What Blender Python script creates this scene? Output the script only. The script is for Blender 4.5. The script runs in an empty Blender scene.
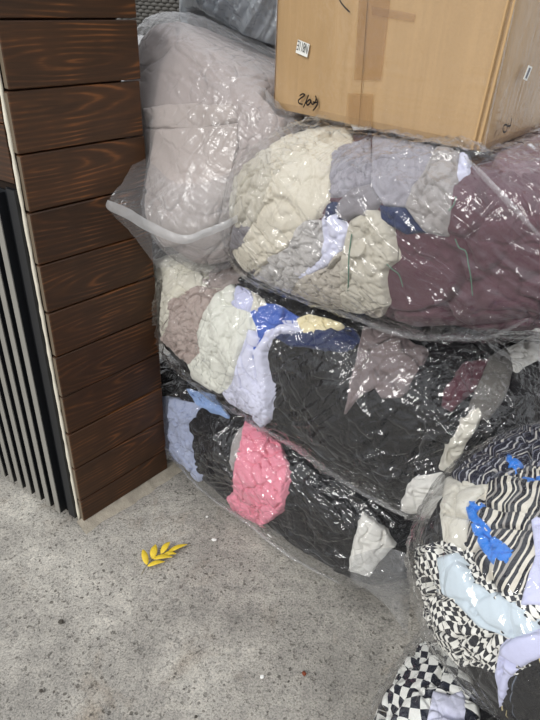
import bpy, bmesh, math, random, zlib
import numpy as np
from mathutils import Vector, Matrix

# ------------------------------------------------------------------ camera
FPX = 600.0
PITCH = math.atan(368/600.0)
ROLL = math.atan2(41, 980)
CAMH = 1.5
scene = bpy.context.scene
COL = scene.collection
_f = np.array([0, math.cos(PITCH), -math.sin(PITCH)])
_u0 = np.array([0, math.sin(PITCH), math.cos(PITCH)])
_r0 = np.array([1.0, 0, 0])
_c, _s = math.cos(ROLL), math.sin(ROLL)
RIGHT = _c*_r0 + _s*_u0
UP = -_s*_r0 + _c*_u0
CAM = np.array([0, 0, CAMH])
cd = bpy.data.cameras.new('camera')
cam = bpy.data.objects.new('camera', cd)
COL.objects.link(cam)
cd.sensor_fit = 'VERTICAL'
cd.sensor_height = 24.0
cd.lens = FPX/720*24.0
cd.clip_start = 0.02
m = Matrix.Identity(4)
for r in range(3):
    m[r][0], m[r][1], m[r][2], m[r][3] = RIGHT[r], UP[r], -_f[r], CAM[r]
cam.matrix_world = m
scene.camera = cam

# ------------------------------------------------------------------ light
scene.view_settings.view_transform = 'Standard'
scene.view_settings.look = 'None'
scene.view_settings.gamma = 1.0
scene.view_settings.use_curve_mapping = False
scene.view_settings.exposure = 0.42
scene.cycles.transparent_max_bounces = 24
scene.cycles.max_bounces = 8
world = bpy.data.worlds.new('sky')
scene.world = world
world.use_nodes = True
wn = world.node_tree
wn.nodes.clear()
wo = wn.nodes.new('ShaderNodeOutputWorld')
bg = wn.nodes.new('ShaderNodeBackground')
tc = wn.nodes.new('ShaderNodeTexCoord')
sep = wn.nodes.new('ShaderNodeSeparateXYZ')
rmp = wn.nodes.new('ShaderNodeValToRGB')
rmp.color_ramp.elements[0].position = 0.0
rmp.color_ramp.elements[0].color = (0.50, 0.50, 0.505, 1)
rmp.color_ramp.elements[1].position = 1.0
rmp.color_ramp.elements[1].color = (1.12, 1.15, 1.2, 1)
wn.links.new(tc.outputs['Generated'], sep.inputs[0])
wn.links.new(sep.outputs['Z'], rmp.inputs[0])
wn.links.new(rmp.outputs[0], bg.inputs['Color'])
bg.inputs['Strength'].default_value = 0.92
wn.links.new(bg.outputs[0], wo.inputs['Surface'])
sd = bpy.data.lights.new('sun', 'SUN')
sd.energy = 1.45
sd.angle = math.radians(20)
sd.color = (1.0, 0.98, 0.95)
sun = bpy.data.objects.new('sun', sd)
COL.objects.link(sun)
_sd = Vector((-0.66, -0.78, 0.70)).normalized()        # towards the sun
sun.rotation_euler = _sd.to_track_quat('Z', 'Y').to_euler()
sun.location = (-2, -2, 4)

# ------------------------------------------------------------------ coordinates
def ray(x, y):
    d = _f + RIGHT*(x-270)/FPX + UP*(360-y)/FPX
    return d/np.linalg.norm(d)
def floorpt(x, y, z=0.0):
    d = ray(x, y)
    return CAM + d*(z-CAMH)/d[2]
def project(P):
    v = P - CAM
    z = v @ _f
    return 270+FPX*(v@RIGHT)/z, 360-FPX*(v@UP)/z, z
# local frame of the stack: u along the front of the bags, n out towards the open floor
O = floorpt(168, 471)
_a = math.radians(130)
EU = np.array([math.sin(_a), math.cos(_a), 0.0])
EN = np.array([-math.sin(_a-math.pi/2), -math.cos(_a-math.pi/2), 0.0])
EZ = np.array([0, 0, 1.0])
FR = np.stack([EU, EN, EZ])            # local -> world: p @ FR + O
def L(u, n, z):
    return O + EU*u + EN*n + EZ*z
def Lv(a):
    return np.asarray(a) @ FR + O
def to_loc(P):
    return (np.asarray(P)-O) @ FR.T
def on_n(x, y, n):
    d = ray(x, y)
    t = ((O+EN*n-CAM) @ EN)/(d @ EN)
    return CAM+d*t
def on_plane(x, y, p0, nn):
    d = ray(x, y)
    t = ((np.asarray(p0)-CAM) @ nn)/(d @ nn)
    return CAM+d*t

# ------------------------------------------------------------------ numpy noise
def _hash(i, j, k, s):
    h = (i.astype(np.int64)*374761393 + j.astype(np.int64)*668265263 + k.astype(np.int64)*2147483647 + s*974634777) & 0xffffffff
    h = ((h ^ (h >> 13))*1274126177) & 0xffffffff
    h = ((h ^ (h >> 16))*2246822519) & 0xffffffff
    return (h ^ (h >> 15)) & 0xffffffff
def perlin(p, seed=0):
    p = np.asarray(p, float)
    i0 = np.floor(p).astype(np.int64)
    f = p-i0
    w = f*f*f*(f*(f*6-15)+10)
    out = 0
    for dx in (0, 1):
        for dy in (0, 1):
            for dz in (0, 1):
                h = _hash(i0[:, 0]+dx, i0[:, 1]+dy, i0[:, 2]+dz, seed)
                th = (h & 1023)/1023.0*2*np.pi
                cz = ((h >> 10) & 1023)/1023.0*2-1
                sz = np.sqrt(np.maximum(0, 1-cz*cz))
                g = (f[:, 0]-dx)*np.cos(th)*sz+(f[:, 1]-dy)*np.sin(th)*sz+(f[:, 2]-dz)*cz
                ww = (w[:, 0] if dx else 1-w[:, 0])*(w[:, 1] if dy else 1-w[:, 1])*(w[:, 2] if dz else 1-w[:, 2])
                out = out+g*ww
    return out*1.4
def fbm(p, o=3, seed=0):
    r, a = 0, 1.0
    for k in range(o):
        r = r+a*perlin(p*2.0**k, seed+k*7)
        a *= 0.5
    return r
def pvec(p, seed=0):
    return np.stack([perlin(p, seed), perlin(p+17.3, seed+1), perlin(p-9.1, seed+2)], 1)
def worley(p, seed=0):
    """distance to the nearest cell border, facet height of the nearest cell"""
    i0 = np.floor(p).astype(np.int64)
    n = len(p)
    F1 = np.full(n, 9.0); F2 = np.full(n, 9.0)
    fac = np.zeros(n)
    for dx in (-1, 0, 1):
        for dy in (-1, 0, 1):
            for dz in (-1, 0, 1):
                c = i0+np.array([dx, dy, dz])
                h = _hash(c[:, 0], c[:, 1], c[:, 2], seed)
                h2 = _hash(c[:, 0], c[:, 1], c[:, 2], seed+91)
                q = c+np.stack([(h & 1023)/1023.0, ((h >> 10) & 1023)/1023.0, ((h >> 20) & 1023)/1023.0], 1)
                d = p-q
                r = np.sqrt((d*d).sum(1))
                tilt = np.stack([(h2 & 1023)/511.5-1, ((h2 >> 10) & 1023)/511.5-1, ((h2 >> 20) & 1023)/511.5-1], 1)
                v = (d*tilt).sum(1)
                new = r < F1
                F2 = np.where(new, F1, np.minimum(F2, r))
                fac = np.where(new, v, fac)
                F1 = np.where(new, r, F1)
    return F2-F1, fac
def sstep(a, b, x):
    t = np.clip((x-a)/(b-a), 0, 1)
    return t*t*(3-2*t)

# ------------------------------------------------------------------ materials
def srgb(r, g, b):
    f = lambda c: (c/255/12.92) if c/255 <= 0.04045 else ((c/255+0.055)/1.055)**2.4
    return (f(r), f(g), f(b), 1)
class NT:
    def __init__(self, name):
        self.m = bpy.data.materials.new(name)
        self.m.use_nodes = True
        self.t = self.m.node_tree
        self.t.nodes.clear()
        self.out = self.t.nodes.new('ShaderNodeOutputMaterial')
    def n(self, kind, **kw):
        nd = self.t.nodes.new('ShaderNode'+kind)
        for k, v in kw.items():
            if k.startswith('i_'):
                key = k[2:].replace('_', ' ')
                nd.inputs[int(key) if key.isdigit() else key].default_value = v
            else:
                setattr(nd, k, v)
        return nd
    def l(self, a, b):
        self.t.links.new(a, b)
    def ramp(self, fac, stops):
        r = self.n('ValToRGB')
        cr = r.color_ramp
        while len(cr.elements) < len(stops):
            cr.elements.new(0.5)
        for e, (p, c) in zip(cr.elements, stops):
            e.position = p
            e.color = c if len(c) == 4 else (*c, 1)
        self.l(fac, r.inputs[0])
        return r.outputs[0]
    def mix(self, fac, a, b, mode='MIX'):
        x = self.n('MixRGB', blend_type=mode)
        for i, v in enumerate((fac, a, b)):
            if hasattr(v, 'is_linked') or isinstance(v, bpy.types.NodeSocket):
                self.l(v, x.inputs[i])
            else:
                x.inputs[i].default_value = v
        return x.outputs[0]
    def math(self, op, a, b=None, clamp=False):
        x = self.n('Math', operation=op, use_clamp=clamp)
        for i, v in enumerate((a, b)):
            if v is None: continue
            if isinstance(v, bpy.types.NodeSocket): self.l(v, x.inputs[i])
            else: x.inputs[i].default_value = v
        return x.outputs[0]
    def noise(self, vec, scale, detail=3, rough=0.5, dist=0.0):
        x = self.n('TexNoise', i_Scale=scale, i_Detail=detail, i_Roughness=rough, i_Distortion=dist)
        if vec is not None: self.l(vec, x.inputs['Vector'])
        return x.outputs[0]

def fabric(name, rgb, heather=0.0, bump=0.25, sheen=0.3, rough=0.95, crease=13.0):
    t = NT(name)
    co = t.n('TexCoord').outputs['Object']
    col = srgb(*rgb)
    dark = tuple(c*0.78 for c in col[:3])+(1,)
    c1 = t.mix(t.noise(co, 9, 2), col, dark)
    base = t.mix(0.35, col, c1)
    if heather:
        sp = t.ramp(t.noise(co, 420, 3, 0.7), [(0.38, (0.25, 0.25, 0.26)), (0.62, (1, 1, 1))])
        base = t.mix(heather, base, sp, 'MULTIPLY')
    h = t.noise(co, 700, 2)
    h2 = t.noise(co, 120, 4, 0.6)
    hh = t.math('ADD', t.math('MULTIPLY', h, 0.3), h2)
    nv = t.n('TexNoise', i_Scale=9.0, i_Detail=3.0); t.l(co, nv.inputs['Vector'])
    vm = t.n('VectorMath', operation='MULTIPLY_ADD')
    t.l(nv.outputs['Color'], vm.inputs[0]); vm.inputs[1].default_value = (0.10, 0.10, 0.10); t.l(co, vm.inputs[2])
    ve = t.n('TexVoronoi', i_Scale=crease, feature='DISTANCE_TO_EDGE'); t.l(vm.outputs[0], ve.inputs['Vector'])
    cr = t.math('MULTIPLY', t.math('SUBTRACT', 1.0, t.math('MULTIPLY', ve.outputs['Distance'], 14.0), clamp=True), t.ramp(t.noise(co, 7, 2), [(0.40, (0,)*3), (0.62, (1,)*3)]))
    hh = t.math('SUBTRACT', hh, t.math('MULTIPLY', cr, 4.5))
    bp = t.n('Bump', i_Strength=bump*1.6, i_Distance=0.003)
    t.l(hh, bp.inputs['Height'])
    b = t.n('BsdfPrincipled', i_Roughness=rough)
    b.inputs['Sheen Weight'].default_value = sheen*0.4
    b.inputs['Specular IOR Level'].default_value = 0.2
    t.l(base, b.inputs['Base Color'])
    t.l(bp.outputs[0], b.inputs['Normal'])
    t.l(b.outputs[0], t.out.inputs[0])
    return t.m

def print_fabric(name, kind, c_dark, c_light, scale, extra=None):
    """flat printed check or stripes on the cloth's own UV"""
    t = NT(name)
    uv = t.n('UVMap', uv_map='cloth').outputs[0]
    co = t.n('TexCoord').outputs['Object']
    if kind == 'check':
        k = t.n('TexChecker', i_Scale=scale)
        k.inputs['Color1'].default_value = srgb(*c_dark)
        k.inputs['Color2'].default_value = srgb(*c_light)
        t.l(uv, k.inputs['Vector'])
        base = k.outputs[0]
    else:
        sx = t.n('SeparateXYZ')
        t.l(uv, sx.inputs[0])
        ph = t.math('MULTIPLY', sx.outputs[0], scale)
        s1 = t.math('FRACT', ph)
        # uneven stripes: one broad, two thin
        r = t.n('ValToRGB')
        r.color_ramp.interpolation = 'CONSTANT'
        st = [(0.0, c_dark), (0.18, c_light), (0.27, c_dark), (0.42, c_light), (0.60, c_dark), (0.72, c_light), (0.78, c_dark), (0.90, (150, 145, 138))]
        if kind == 'thin':
            st = [(0.0, c_dark), (0.30, (165, 165, 170)), (0.38, c_dark), (0.62, c_light), (0.72, c_dark), (0.9, (110, 112, 125))]
        if kind == 'gold':
            st = [(0.0, c_dark), (0.46, c_light), (0.52, c_dark), (0.80, (90, 96, 108)), (0.83, c_dark)]
        while len(r.color_ramp.elements) < len(st):
            r.color_ramp.elements.new(0.5)
        for e, (p, c) in zip(r.color_ramp.elements, st):
            e.position = p
            e.color = srgb(*c)
        t.l(s1, r.inputs[0])
        base = r.outputs[0]
        if extra:
            nz = t.ramp(t.noise(co, 9, 1), [(0.60, (0, 0, 0)), (0.61, (1, 1, 1))])
            base = t.mix(nz, base, srgb(*extra))
    h = t.noise(co, 500, 2)
    bp = t.n('Bump', i_Strength=0.2, i_Distance=0.001)
    t.l(h, bp.inputs['Height'])
    b = t.n('BsdfPrincipled', i_Roughness=0.8)
    b.inputs['Specular IOR Level'].default_value = 0.25
    t.l(base, b.inputs['Base Color'])
    t.l(bp.outputs[0], b.inputs['Normal'])
    t.l(b.outputs[0], t.out.inputs[0])
    return t.m

def film_mat(name, haze=0.010, gloss=1.0, tint=(0.98, 0.983, 0.985), hazecol=(0.85, 0.87, 0.9), bump=0.6, rough=0.065, edge=0.07, streak=0.75, fine=0.7):
    t = NT(name)
    co = t.n('TexCoord').outputs['Object']
    n1 = t.noise(co, 40, 4, 0.55, 1.0)
    hh = t.math('MULTIPLY', n1, fine)
    uv = t.n('UVMap', uv_map='cloth').outputs[0]
    mask = t.ramp(t.noise(co, 6.5, 2), [(0.36, (0, 0, 0)), (0.56, (1, 1, 1))])
    mask2 = t.ramp(t.noise(co, 5.1, 2, 0.5, 0.5), [(0.40, (0, 0, 0)), (0.56, (1, 1, 1))])
    for sc_, mk, am in (((4, 46, 1), mask, 1.0), ((9, 110, 1), mask, 0.22), ((26, 11, 1), mask2, 0.9)):
        mp = t.n('Mapping'); mp.inputs['Scale'].default_value = sc_
        t.l(uv, mp.inputs['Vector'])
        nz = t.noise(mp.outputs[0], 1.0, 2, 0.5, 0.6)
        rd = t.math('SUBTRACT', 1.0, t.math('MULTIPLY', t.math('ABSOLUTE', t.math('SUBTRACT', nz, 0.5)), 5.0), clamp=True)
        rd = t.math('POWER', rd, 1.3)
        hh = t.math('ADD', hh, t.math('MULTIPLY', t.math('MULTIPLY', rd, mk), am*streak))
    bp = t.n('Bump', i_Strength=bump, i_Distance=0.006)
    t.l(hh, bp.inputs['Height'])
    fr = t.n('LayerWeight', i_Blend=0.5)
    t.l(bp.outputs[0], fr.inputs['Normal'])
    fac = t.math('ADD', t.math('MULTIPLY', t.math('POWER', fr.outputs['Facing'], 4.0), 0.62*gloss), 0.055*gloss, clamp=True)
    tr = t.n('BsdfTransparent')
    tr.inputs[0].default_value = (*tint, 1)
    gl = t.n('BsdfGlossy', i_Roughness=rough)
    gl.inputs[0].default_value = (1, 1, 1, 1)
    t.l(bp.outputs[0], gl.inputs['Normal'])
    df = t.n('BsdfDiffuse')
    df.inputs[0].default_value = (*hazecol, 1)
    tl = t.n('BsdfTranslucent')
    tl.inputs[0].default_value = (*hazecol, 1)
    dm = t.n('MixShader'); dm.inputs[0].default_value = 0.45
    t.l(df.outputs[0], dm.inputs[1]); t.l(tl.outputs[0], dm.inputs[2])
    lw = t.n('LayerWeight', i_Blend=0.3)
    hz = t.math('ADD', t.math('MULTIPLY', t.math('POWER', lw.outputs['Facing'], 3.0), edge), haze, clamp=True)
    m1 = t.n('MixShader')
    t.l(hz, m1.inputs[0]); t.l(tr.outputs[0], m1.inputs[1]); t.l(dm.outputs[0], m1.inputs[2])
    m2 = t.n('MixShader')
    t.l(fac, m2.inputs[0]); t.l(m1.outputs[0], m2.inputs[1]); t.l(gl.outputs[0], m2.inputs[2])
    t.l(m2.outputs[0], t.out.inputs[0])
    return t.m

def plain(name, rgb, rough=0.7, spec=0.3, metal=0.0, bump=0.0, bscale=200, var=0.2):
    t = NT(name)
    co = t.n('TexCoord').outputs['Object']
    c = srgb(*rgb)
    base = t.mix(t.noise(co, bscale*0.2, 3), c, tuple(v*(1-var) for v in c[:3])+(1,))
    b = t.n('BsdfPrincipled', i_Roughness=rough, i_Metallic=metal)
    b.inputs['Specular IOR Level'].default_value = spec
    t.l(base, b.inputs['Base Color'])
    if bump:
        bp = t.n('Bump', i_Strength=bump, i_Distance=0.002)
        t.l(t.noise(co, bscale, 4), bp.inputs['Height'])
        t.l(bp.outputs[0], b.inputs['Normal'])
    t.l(b.outputs[0], t.out.inputs[0])
    return t.m

def wood_mat():
    t = NT('stained_pine')
    co = t.n('TexCoord').outputs['Object']
    oi = t.n('ObjectInfo').outputs['Random']
    wn_ = t.n('TexWhiteNoise', noise_dimensions='1D')
    t.l(oi, wn_.inputs['W'])
    rnd = wn_.outputs['Color']
    rs = t.n('SeparateXYZ'); t.l(rnd, rs.inputs[0])
    sx = t.n('SeparateXYZ'); t.l(co, sx.inputs[0])
    # plank local axes: Y along the board (0..0.35), Z across it
    y0 = t.math('SUBTRACT', sx.outputs[1], t.math('ADD', t.math('MULTIPLY', rs.outputs[0], 0.30), 0.02))
    z0 = t.math('SUBTRACT', sx.outputs[2], t.math('SUBTRACT', t.math('MULTIPLY', rs.outputs[1], 0.12), 0.06))
    cb = t.n('CombineXYZ')
    t.l(t.math('MULTIPLY', y0, 0.13), cb.inputs[0]); t.l(z0, cb.inputs[1]); t.l(t.math('MULTIPLY', rs.outputs[2], 7.0), cb.inputs[2])
    wob = t.noise(cb.outputs[0], 22, 2, 0.5)
    r = t.math('SQRT', t.math('ADD', t.math('POWER', t.math('MULTIPLY', y0, 0.13), 2.0), t.math('POWER', z0, 2.0)))
    r2 = t.math('ADD', r, t.math('MULTIPLY', t.math('SUBTRACT', wob, 0.5), 0.026))
    ring = t.math('POWER', t.math('ADD', t.math('MULTIPLY', t.math('SINE', t.math('MULTIPLY', r2, 2*math.pi*85)), 0.5), 0.5), 2.5)
    # fine fibres run along the board
    cf = t.n('CombineXYZ')
    t.l(t.math('MULTIPLY', sx.outputs[1], 14.0), cf.inputs[0]); t.l(t.math('MULTIPLY', sx.outputs[2], 420.0), cf.inputs[1]); t.l(rs.outputs[2], cf.inputs[2])
    fib = t.noise(cf.outputs[0], 1.0, 3, 0.6)
    blot = t.noise(cb.outputs[0], 30, 3, 0.6)
    k = t.math('ADD', t.math('MULTIPLY', t.math('MULTIPLY', ring, 0.55), t.ramp(t.noise(co, 9, 2), [(0.38, (0.1,)*3), (0.68, (1,)*3)])), t.math('MULTIPLY', fib, 0.35))
    k = t.math('ADD', k, t.math('MULTIPLY', blot, 0.55))
    base = t.ramp(k, [(0.15, srgb(38, 25, 16)), (0.45, srgb(62, 41, 25)), (0.68, srgb(77, 49, 28)), (0.95, srgb(116, 73, 40))])
    # dark edges soaked with stain and a little dust
    b = t.n('BsdfPrincipled', i_Roughness=0.48)
    b.inputs['Specular IOR Level'].default_value = 0.35
    hsv = t.n('HueSaturation')
    t.l(t.math('ADD', t.math('MULTIPLY', rs.outputs[0], 0.4), 0.8), hsv.inputs['Value'])
    t.l(base, hsv.inputs['Color'])
    t.l(hsv.outputs[0], b.inputs['Base Color'])
    bp = t.n('Bump', i_Strength=0.25, i_Distance=0.0015)
    t.l(k, bp.inputs['Height'])
    t.l(bp.outputs[0], b.inputs['Normal'])
    t.l(b.outputs[0], t.out.inputs[0])
    return t.m

def concrete_mat():
    t = NT('worn_concrete')
    co = t.n('TexCoord').outputs['Object']
    big = t.noise(co, 2.2, 4, 0.6, 0.4)
    mid = t.noise(co, 22, 5, 0.7, 0.5)
    base = t.ramp(big, [(0.30, srgb(142, 139, 133)), (0.5, srgb(174, 170, 162)), (0.70, srgb(208, 204, 194))])
    base = t.mix(0.85, base, t.ramp(mid, [(0.25, (0.66, 0.66, 0.67)), (0.5, (0.9, 0.9, 0.9)), (0.75, (1.15, 1.14, 1.12))]), 'MULTIPLY')
    # brown stains
    st = t.ramp(t.noise(co, 4.3, 4, 0.6, 0.6), [(0.57, (0, 0, 0)), (0.72, (1, 1, 1))])
    base = t.mix(t.math('MULTIPLY', st, 0.55), base, srgb(128, 110, 88))
    # sand grain speckle
    gr = t.noise(co, 190, 4, 0.75)
    base = t.mix(0.9, base, t.ramp(gr, [(0.32, (0.28, 0.28, 0.29)), (0.46, (0.86, 0.86, 0.86)), (0.68, (1.35, 1.33, 1.3))]), 'MULTIPLY')
    fl = t.ramp(t.noise(co, 85, 4, 0.62, 0.8), [(0.33, (0.30, 0.29, 0.28)), (0.43, (1, 1, 1))])
    base = t.mix(0.8, base, fl, 'MULTIPLY')
    # dark pits of exposed aggregate
    nzv = t.n('TexNoise', i_Scale=60.0, i_Detail=2.0)
    t.l(co, nzv.inputs['Vector'])
    va = t.n('VectorMath', operation='MULTIPLY_ADD')
    t.l(nzv.outputs['Color'], va.inputs[0]); va.inputs[1].default_value = (0.012, 0.012, 0.012); t.l(co, va.inputs[2])
    vo = t.n('TexVoronoi', i_Scale=75.0)
    t.l(va.outputs[0], vo.inputs['Vector'])
    cs = t.n('SeparateXYZ'); t.l(vo.outputs['Color'], cs.inputs[0])
    thr = t.math('MULTIPLY', t.math('SUBTRACT', cs.outputs[0], 0.35), 0.66)
    pit = t.math('MULTIPLY', t.math('SUBTRACT', thr, vo.outputs['Distance']), 9.0, clamp=True)
    dens = t.ramp(t.noise(co, 3.2, 3, 0.6), [(0.38, (0.15,)*3), (0.62, (1,)*3)])
    pit = t.math('MULTIPLY', pit, dens)
    base = t.mix(t.math('MULTIPLY', pit, 0.72), base, srgb(70, 66, 60))
    h = t.math('ADD', t.math('MULTIPLY', gr, 0.5), t.math('MULTIPLY', mid, 0.8))
    h = t.math('SUBTRACT', h, t.math('MULTIPLY', pit, 0.6))
    bp = t.n('Bump', i_Strength=0.8, i_Distance=0.005)
    t.l(h, bp.inputs['Height'])
    b = t.n('BsdfPrincipled', i_Roughness=0.9)
    b.inputs['Specular IOR Level'].default_value = 0.2
    t.l(base, b.inputs['Base Color']); t.l(bp.outputs[0], b.inputs['Normal'])
    t.l(b.outputs[0], t.out.inputs[0])
    return t.m

def kraft_mat():
    t = NT('kraft_cardboard')
    co = t.n('TexCoord').outputs['Object']
    mp = t.n('Mapping'); mp.inputs['Scale'].default_value = (60, 60, 2.5)
    t.l(co, mp.inputs['Vector'])
    flute = t.noise(mp.outputs[0], 1.0, 3, 0.6)
    base = t.mix(t.noise(co, 6, 3), srgb(192, 160, 117), srgb(178, 146, 104))
    base = t.mix(0.6, base, t.ramp(flute, [(0.3, (0.88,)*3), (0.7, (1.06,)*3)]), 'MULTIPLY')
    base = t.mix(0.5, base, t.ramp(t.noise(co, 300, 3, 0.7), [(0.3, (0.86,)*3), (0.7, (1.08,)*3)]), 'MULTIPLY')
    b = t.n('BsdfPrincipled', i_Roughness=0.75)
    b.inputs['Specular IOR Level'].default_value = 0.25
    bp = t.n('Bump', i_Strength=0.25, i_Distance=0.003)
    t.l(flute, bp.inputs['Height'])
    t.l(base, b.inputs['Base Color']); t.l(bp.outputs[0], b.inputs['Normal'])
    t.l(b.outputs[0], t.out.inputs[0])
    return t.m

M = {}
M['wood'] = wood_mat()
M['concrete'] = concrete_mat()
M['kraft'] = kraft_mat()
M['film'] = film_mat('clear_polythene')
M['film_strong'] = film_mat('crinkled_polythene', bump=0.5, streak=0.7, rough=0.07, fine=0.3)
M['film_milky'] = film_mat('milky_polythene', haze=0.10, gloss=0.8, hazecol=(0.9, 0.92, 0.95), rough=0.2, edge=0.30)
M['film_tail'] = film_mat('loose_polythene', haze=0.16, gloss=1.0, rough=0.2, edge=0.4)
M['film_grey'] = film_mat('grey_polythene', haze=0.55, gloss=1.0, hazecol=(0.70, 0.75, 0.80), tint=(0.85, 0.9, 0.94), rough=0.18, edge=0.4, bump=0.9)
M['film_box'] = film_mat('stretch_wrap', haze=0.02, gloss=1.0, rough=0.1, edge=0.1, bump=0.55, streak=0.5)
M['film_hem'] = film_mat('doubled_polythene_hem', haze=0.34, gloss=0.5, hazecol=(0.9, 0.91, 0.92), rough=0.25, edge=0.2)
M['tape'] = film_mat('brown_packing_tape', haze=0.10, gloss=0.8, tint=(0.95, 0.91, 0.84), hazecol=(0.70, 0.53, 0.33), rough=0.15, edge=0.0, bump=0.25)
M['endgrain'] = plain('plank_end_grain', (112, 100, 84), rough=0.9, bump=0.4, bscale=300)
M['core'] = plain('dark_batten', (38, 27, 19), rough=0.9)
M['bead'] = plain('white_sealant', (232, 226, 208), rough=0.6, bump=0.4, bscale=150, var=0.3)
M['slat'] = plain('lit_slat_grey', (140, 138, 131), rough=0.42, spec=0.5, bscale=60, var=0.25)  # light on the slat fronts, put into a lighter grey
M['blackmetal'] = plain('black_metal', (22, 24, 28), rough=0.45, spec=0.5)
M['mortar'] = plain('sandy_mortar', (190, 181, 164), rough=0.95, bump=1.0, bscale=220, var=0.55)
M['ink'] = plain('black_marker', (18, 16, 18), rough=0.5)
M['label'] = plain('white_label', (232, 232, 226), rough=0.5, var=0.05)
M['leaf'] = plain('yellow_leaf', (236, 205, 62), rough=0.55, spec=0.4, bump=0.3, bscale=300, var=0.3)
M['leafstem'] = plain('leaf_stem', (120, 112, 70), rough=0.8)
M['chip'] = plain('white_chip', (238, 238, 234), rough=0.7, var=0.05)
M['seed'] = plain('brown_seed', (128, 66, 44), rough=0.6)
M['stone'] = plain('dark_stone', (78, 74, 68), rough=0.9)
M['rattan'] = plain('dark_grey_rattan', (98, 96, 92), rough=0.6, bump=0.4, bscale=250)
M['rattanrim'] = plain('dark_rattan_rim', (62, 60, 58), rough=0.6)
M['thread'] = plain('green_thread', (96, 130, 112), rough=0.9)

# ------------------------------------------------------------------ object helpers
def obj(name, verts, faces, mat, parent=None, smooth=False):
    me = bpy.data.meshes.new(name)
    me.from_pydata([tuple(v) for v in verts], [], [tuple(f) for f in faces])
    if smooth:
        me.shade_smooth()
    me.materials.append(mat)
    o = bpy.data.objects.new(name, me)
    COL.objects.link(o)
    if parent is not None:
        o.parent = parent
    return o
def obj_np(name, V, Q, mat, parent=None, uv=None):
    """fast quad mesh from arrays"""
    me = bpy.data.meshes.new(name)
    me.vertices.add(len(V))
    me.vertices.foreach_set('co', np.ascontiguousarray(V, np.float32).ravel())
    nq = len(Q)
    me.loops.add(nq*4)
    me.loops.foreach_set('vertex_index', np.ascontiguousarray(Q, np.int32).ravel())
    me.polygons.add(nq)
    me.polygons.foreach_set('loop_start', np.arange(0, nq*4, 4, dtype=np.int32))
    me.polygons.foreach_set('loop_total', np.full(nq, 4, np.int32))
    me.update(calc_edges=True)
    if uv is not None:
        l = me.uv_layers.new(name='cloth')
        l.data.foreach_set('uv', np.ascontiguousarray(uv[Q.ravel()], np.float32).ravel())
    me.shade_smooth()
    me.materials.append(mat)
    o = bpy.data.objects.new(name, me)
    COL.objects.link(o)
    if parent is not None:
        o.parent = parent
    return o
def empty(name, loc, rz=0.0):
    o = bpy.data.objects.new(name, None)
    o.empty_display_size = 0.1
    o.location = loc
    o.rotation_euler = (0, 0, rz)
    COL.objects.link(o)
    return o
def tag(o, label=None, cat=None, group=None, kind=None):
    if label: o['label'] = label
    if cat: o['category'] = cat
    if group: o['group'] = group
    if kind: o['kind'] = kind
    return o
def keep(o, parent):
    """parent without moving (parents here carry location only)"""
    o.parent = parent
    o.matrix_parent_inverse = Matrix.LocRotScale(parent.location, parent.rotation_euler, None).inverted()
    return o
def bm_obj(name, bm, mat, parent=None, smooth=False):
    me = bpy.data.meshes.new(name)
    bm.to_mesh(me); bm.free()
    if smooth: me.shade_smooth()
    me.materials.append(mat)
    o = bpy.data.objects.new(name, me)
    COL.objects.link(o)
    if parent is not None: o.parent = parent
    return o
def box_bm(x0, x1, y0, y1, z0, z1, bev=0.0, seg=1):
    bm = bmesh.new()
    bmesh.ops.create_cube(bm, size=1)
    for v in bm.verts:
        v.co = Vector(((x0+x1)/2+v.co.x*(x1-x0), (y0+y1)/2+v.co.y*(y1-y0), (z0+z1)/2+v.co.z*(z1-z0)))
    if bev:
        bmesh.ops.bevel(bm, geom=bm.edges[:], offset=bev, segments=seg, affect='EDGES')
    return bm
def prism(name, pts, z0, z1, mat, parent=None):
    n = len(pts)
    a2 = sum(pts[i][0]*pts[(i+1) % n][1]-pts[(i+1) % n][0]*pts[i][1] for i in range(n))
    if a2 < 0: pts = pts[::-1]
    V = [(p[0], p[1], z0) for p in pts]+[(p[0], p[1], z1) for p in pts]
    F = [tuple(range(n))[::-1], tuple(range(n, 2*n))]+[(i, (i+1) % n, n+(i+1) % n, n+i) for i in range(n)]
    return obj(name, V, F, mat, parent)
def tube(pts, rad, seg=6):
    """tapered tube as verts, faces"""
    pts = [Vector(p) for p in pts]
    V, F = [], []
    for i, p in enumerate(pts):
        d = (pts[min(i+1, len(pts)-1)]-pts[max(i-1, 0)]).normalized()
        a = d.orthogonal().normalized()
        if i:
            a = (pa-d*pa.dot(d)).normalized()
        pa = a
        b = d.cross(a)
        r = rad[i] if hasattr(rad, '__len__') else rad
        for k in range(seg):
            t = 2*math.pi*k/seg
            V.append(p+a*math.cos(t)*r+b*math.sin(t)*r)
    for i in range(len(pts)-1):
        for k in range(seg):
            F.append((i*seg+k, i*seg+(k+1) % seg, (i+1)*seg+(k+1) % seg, (i+1)*seg+k))
    F.append(tuple(range(seg))[::-1])
    F.append(tuple(range((len(pts)-1)*seg, len(pts)*seg)))
    return V, F

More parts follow.
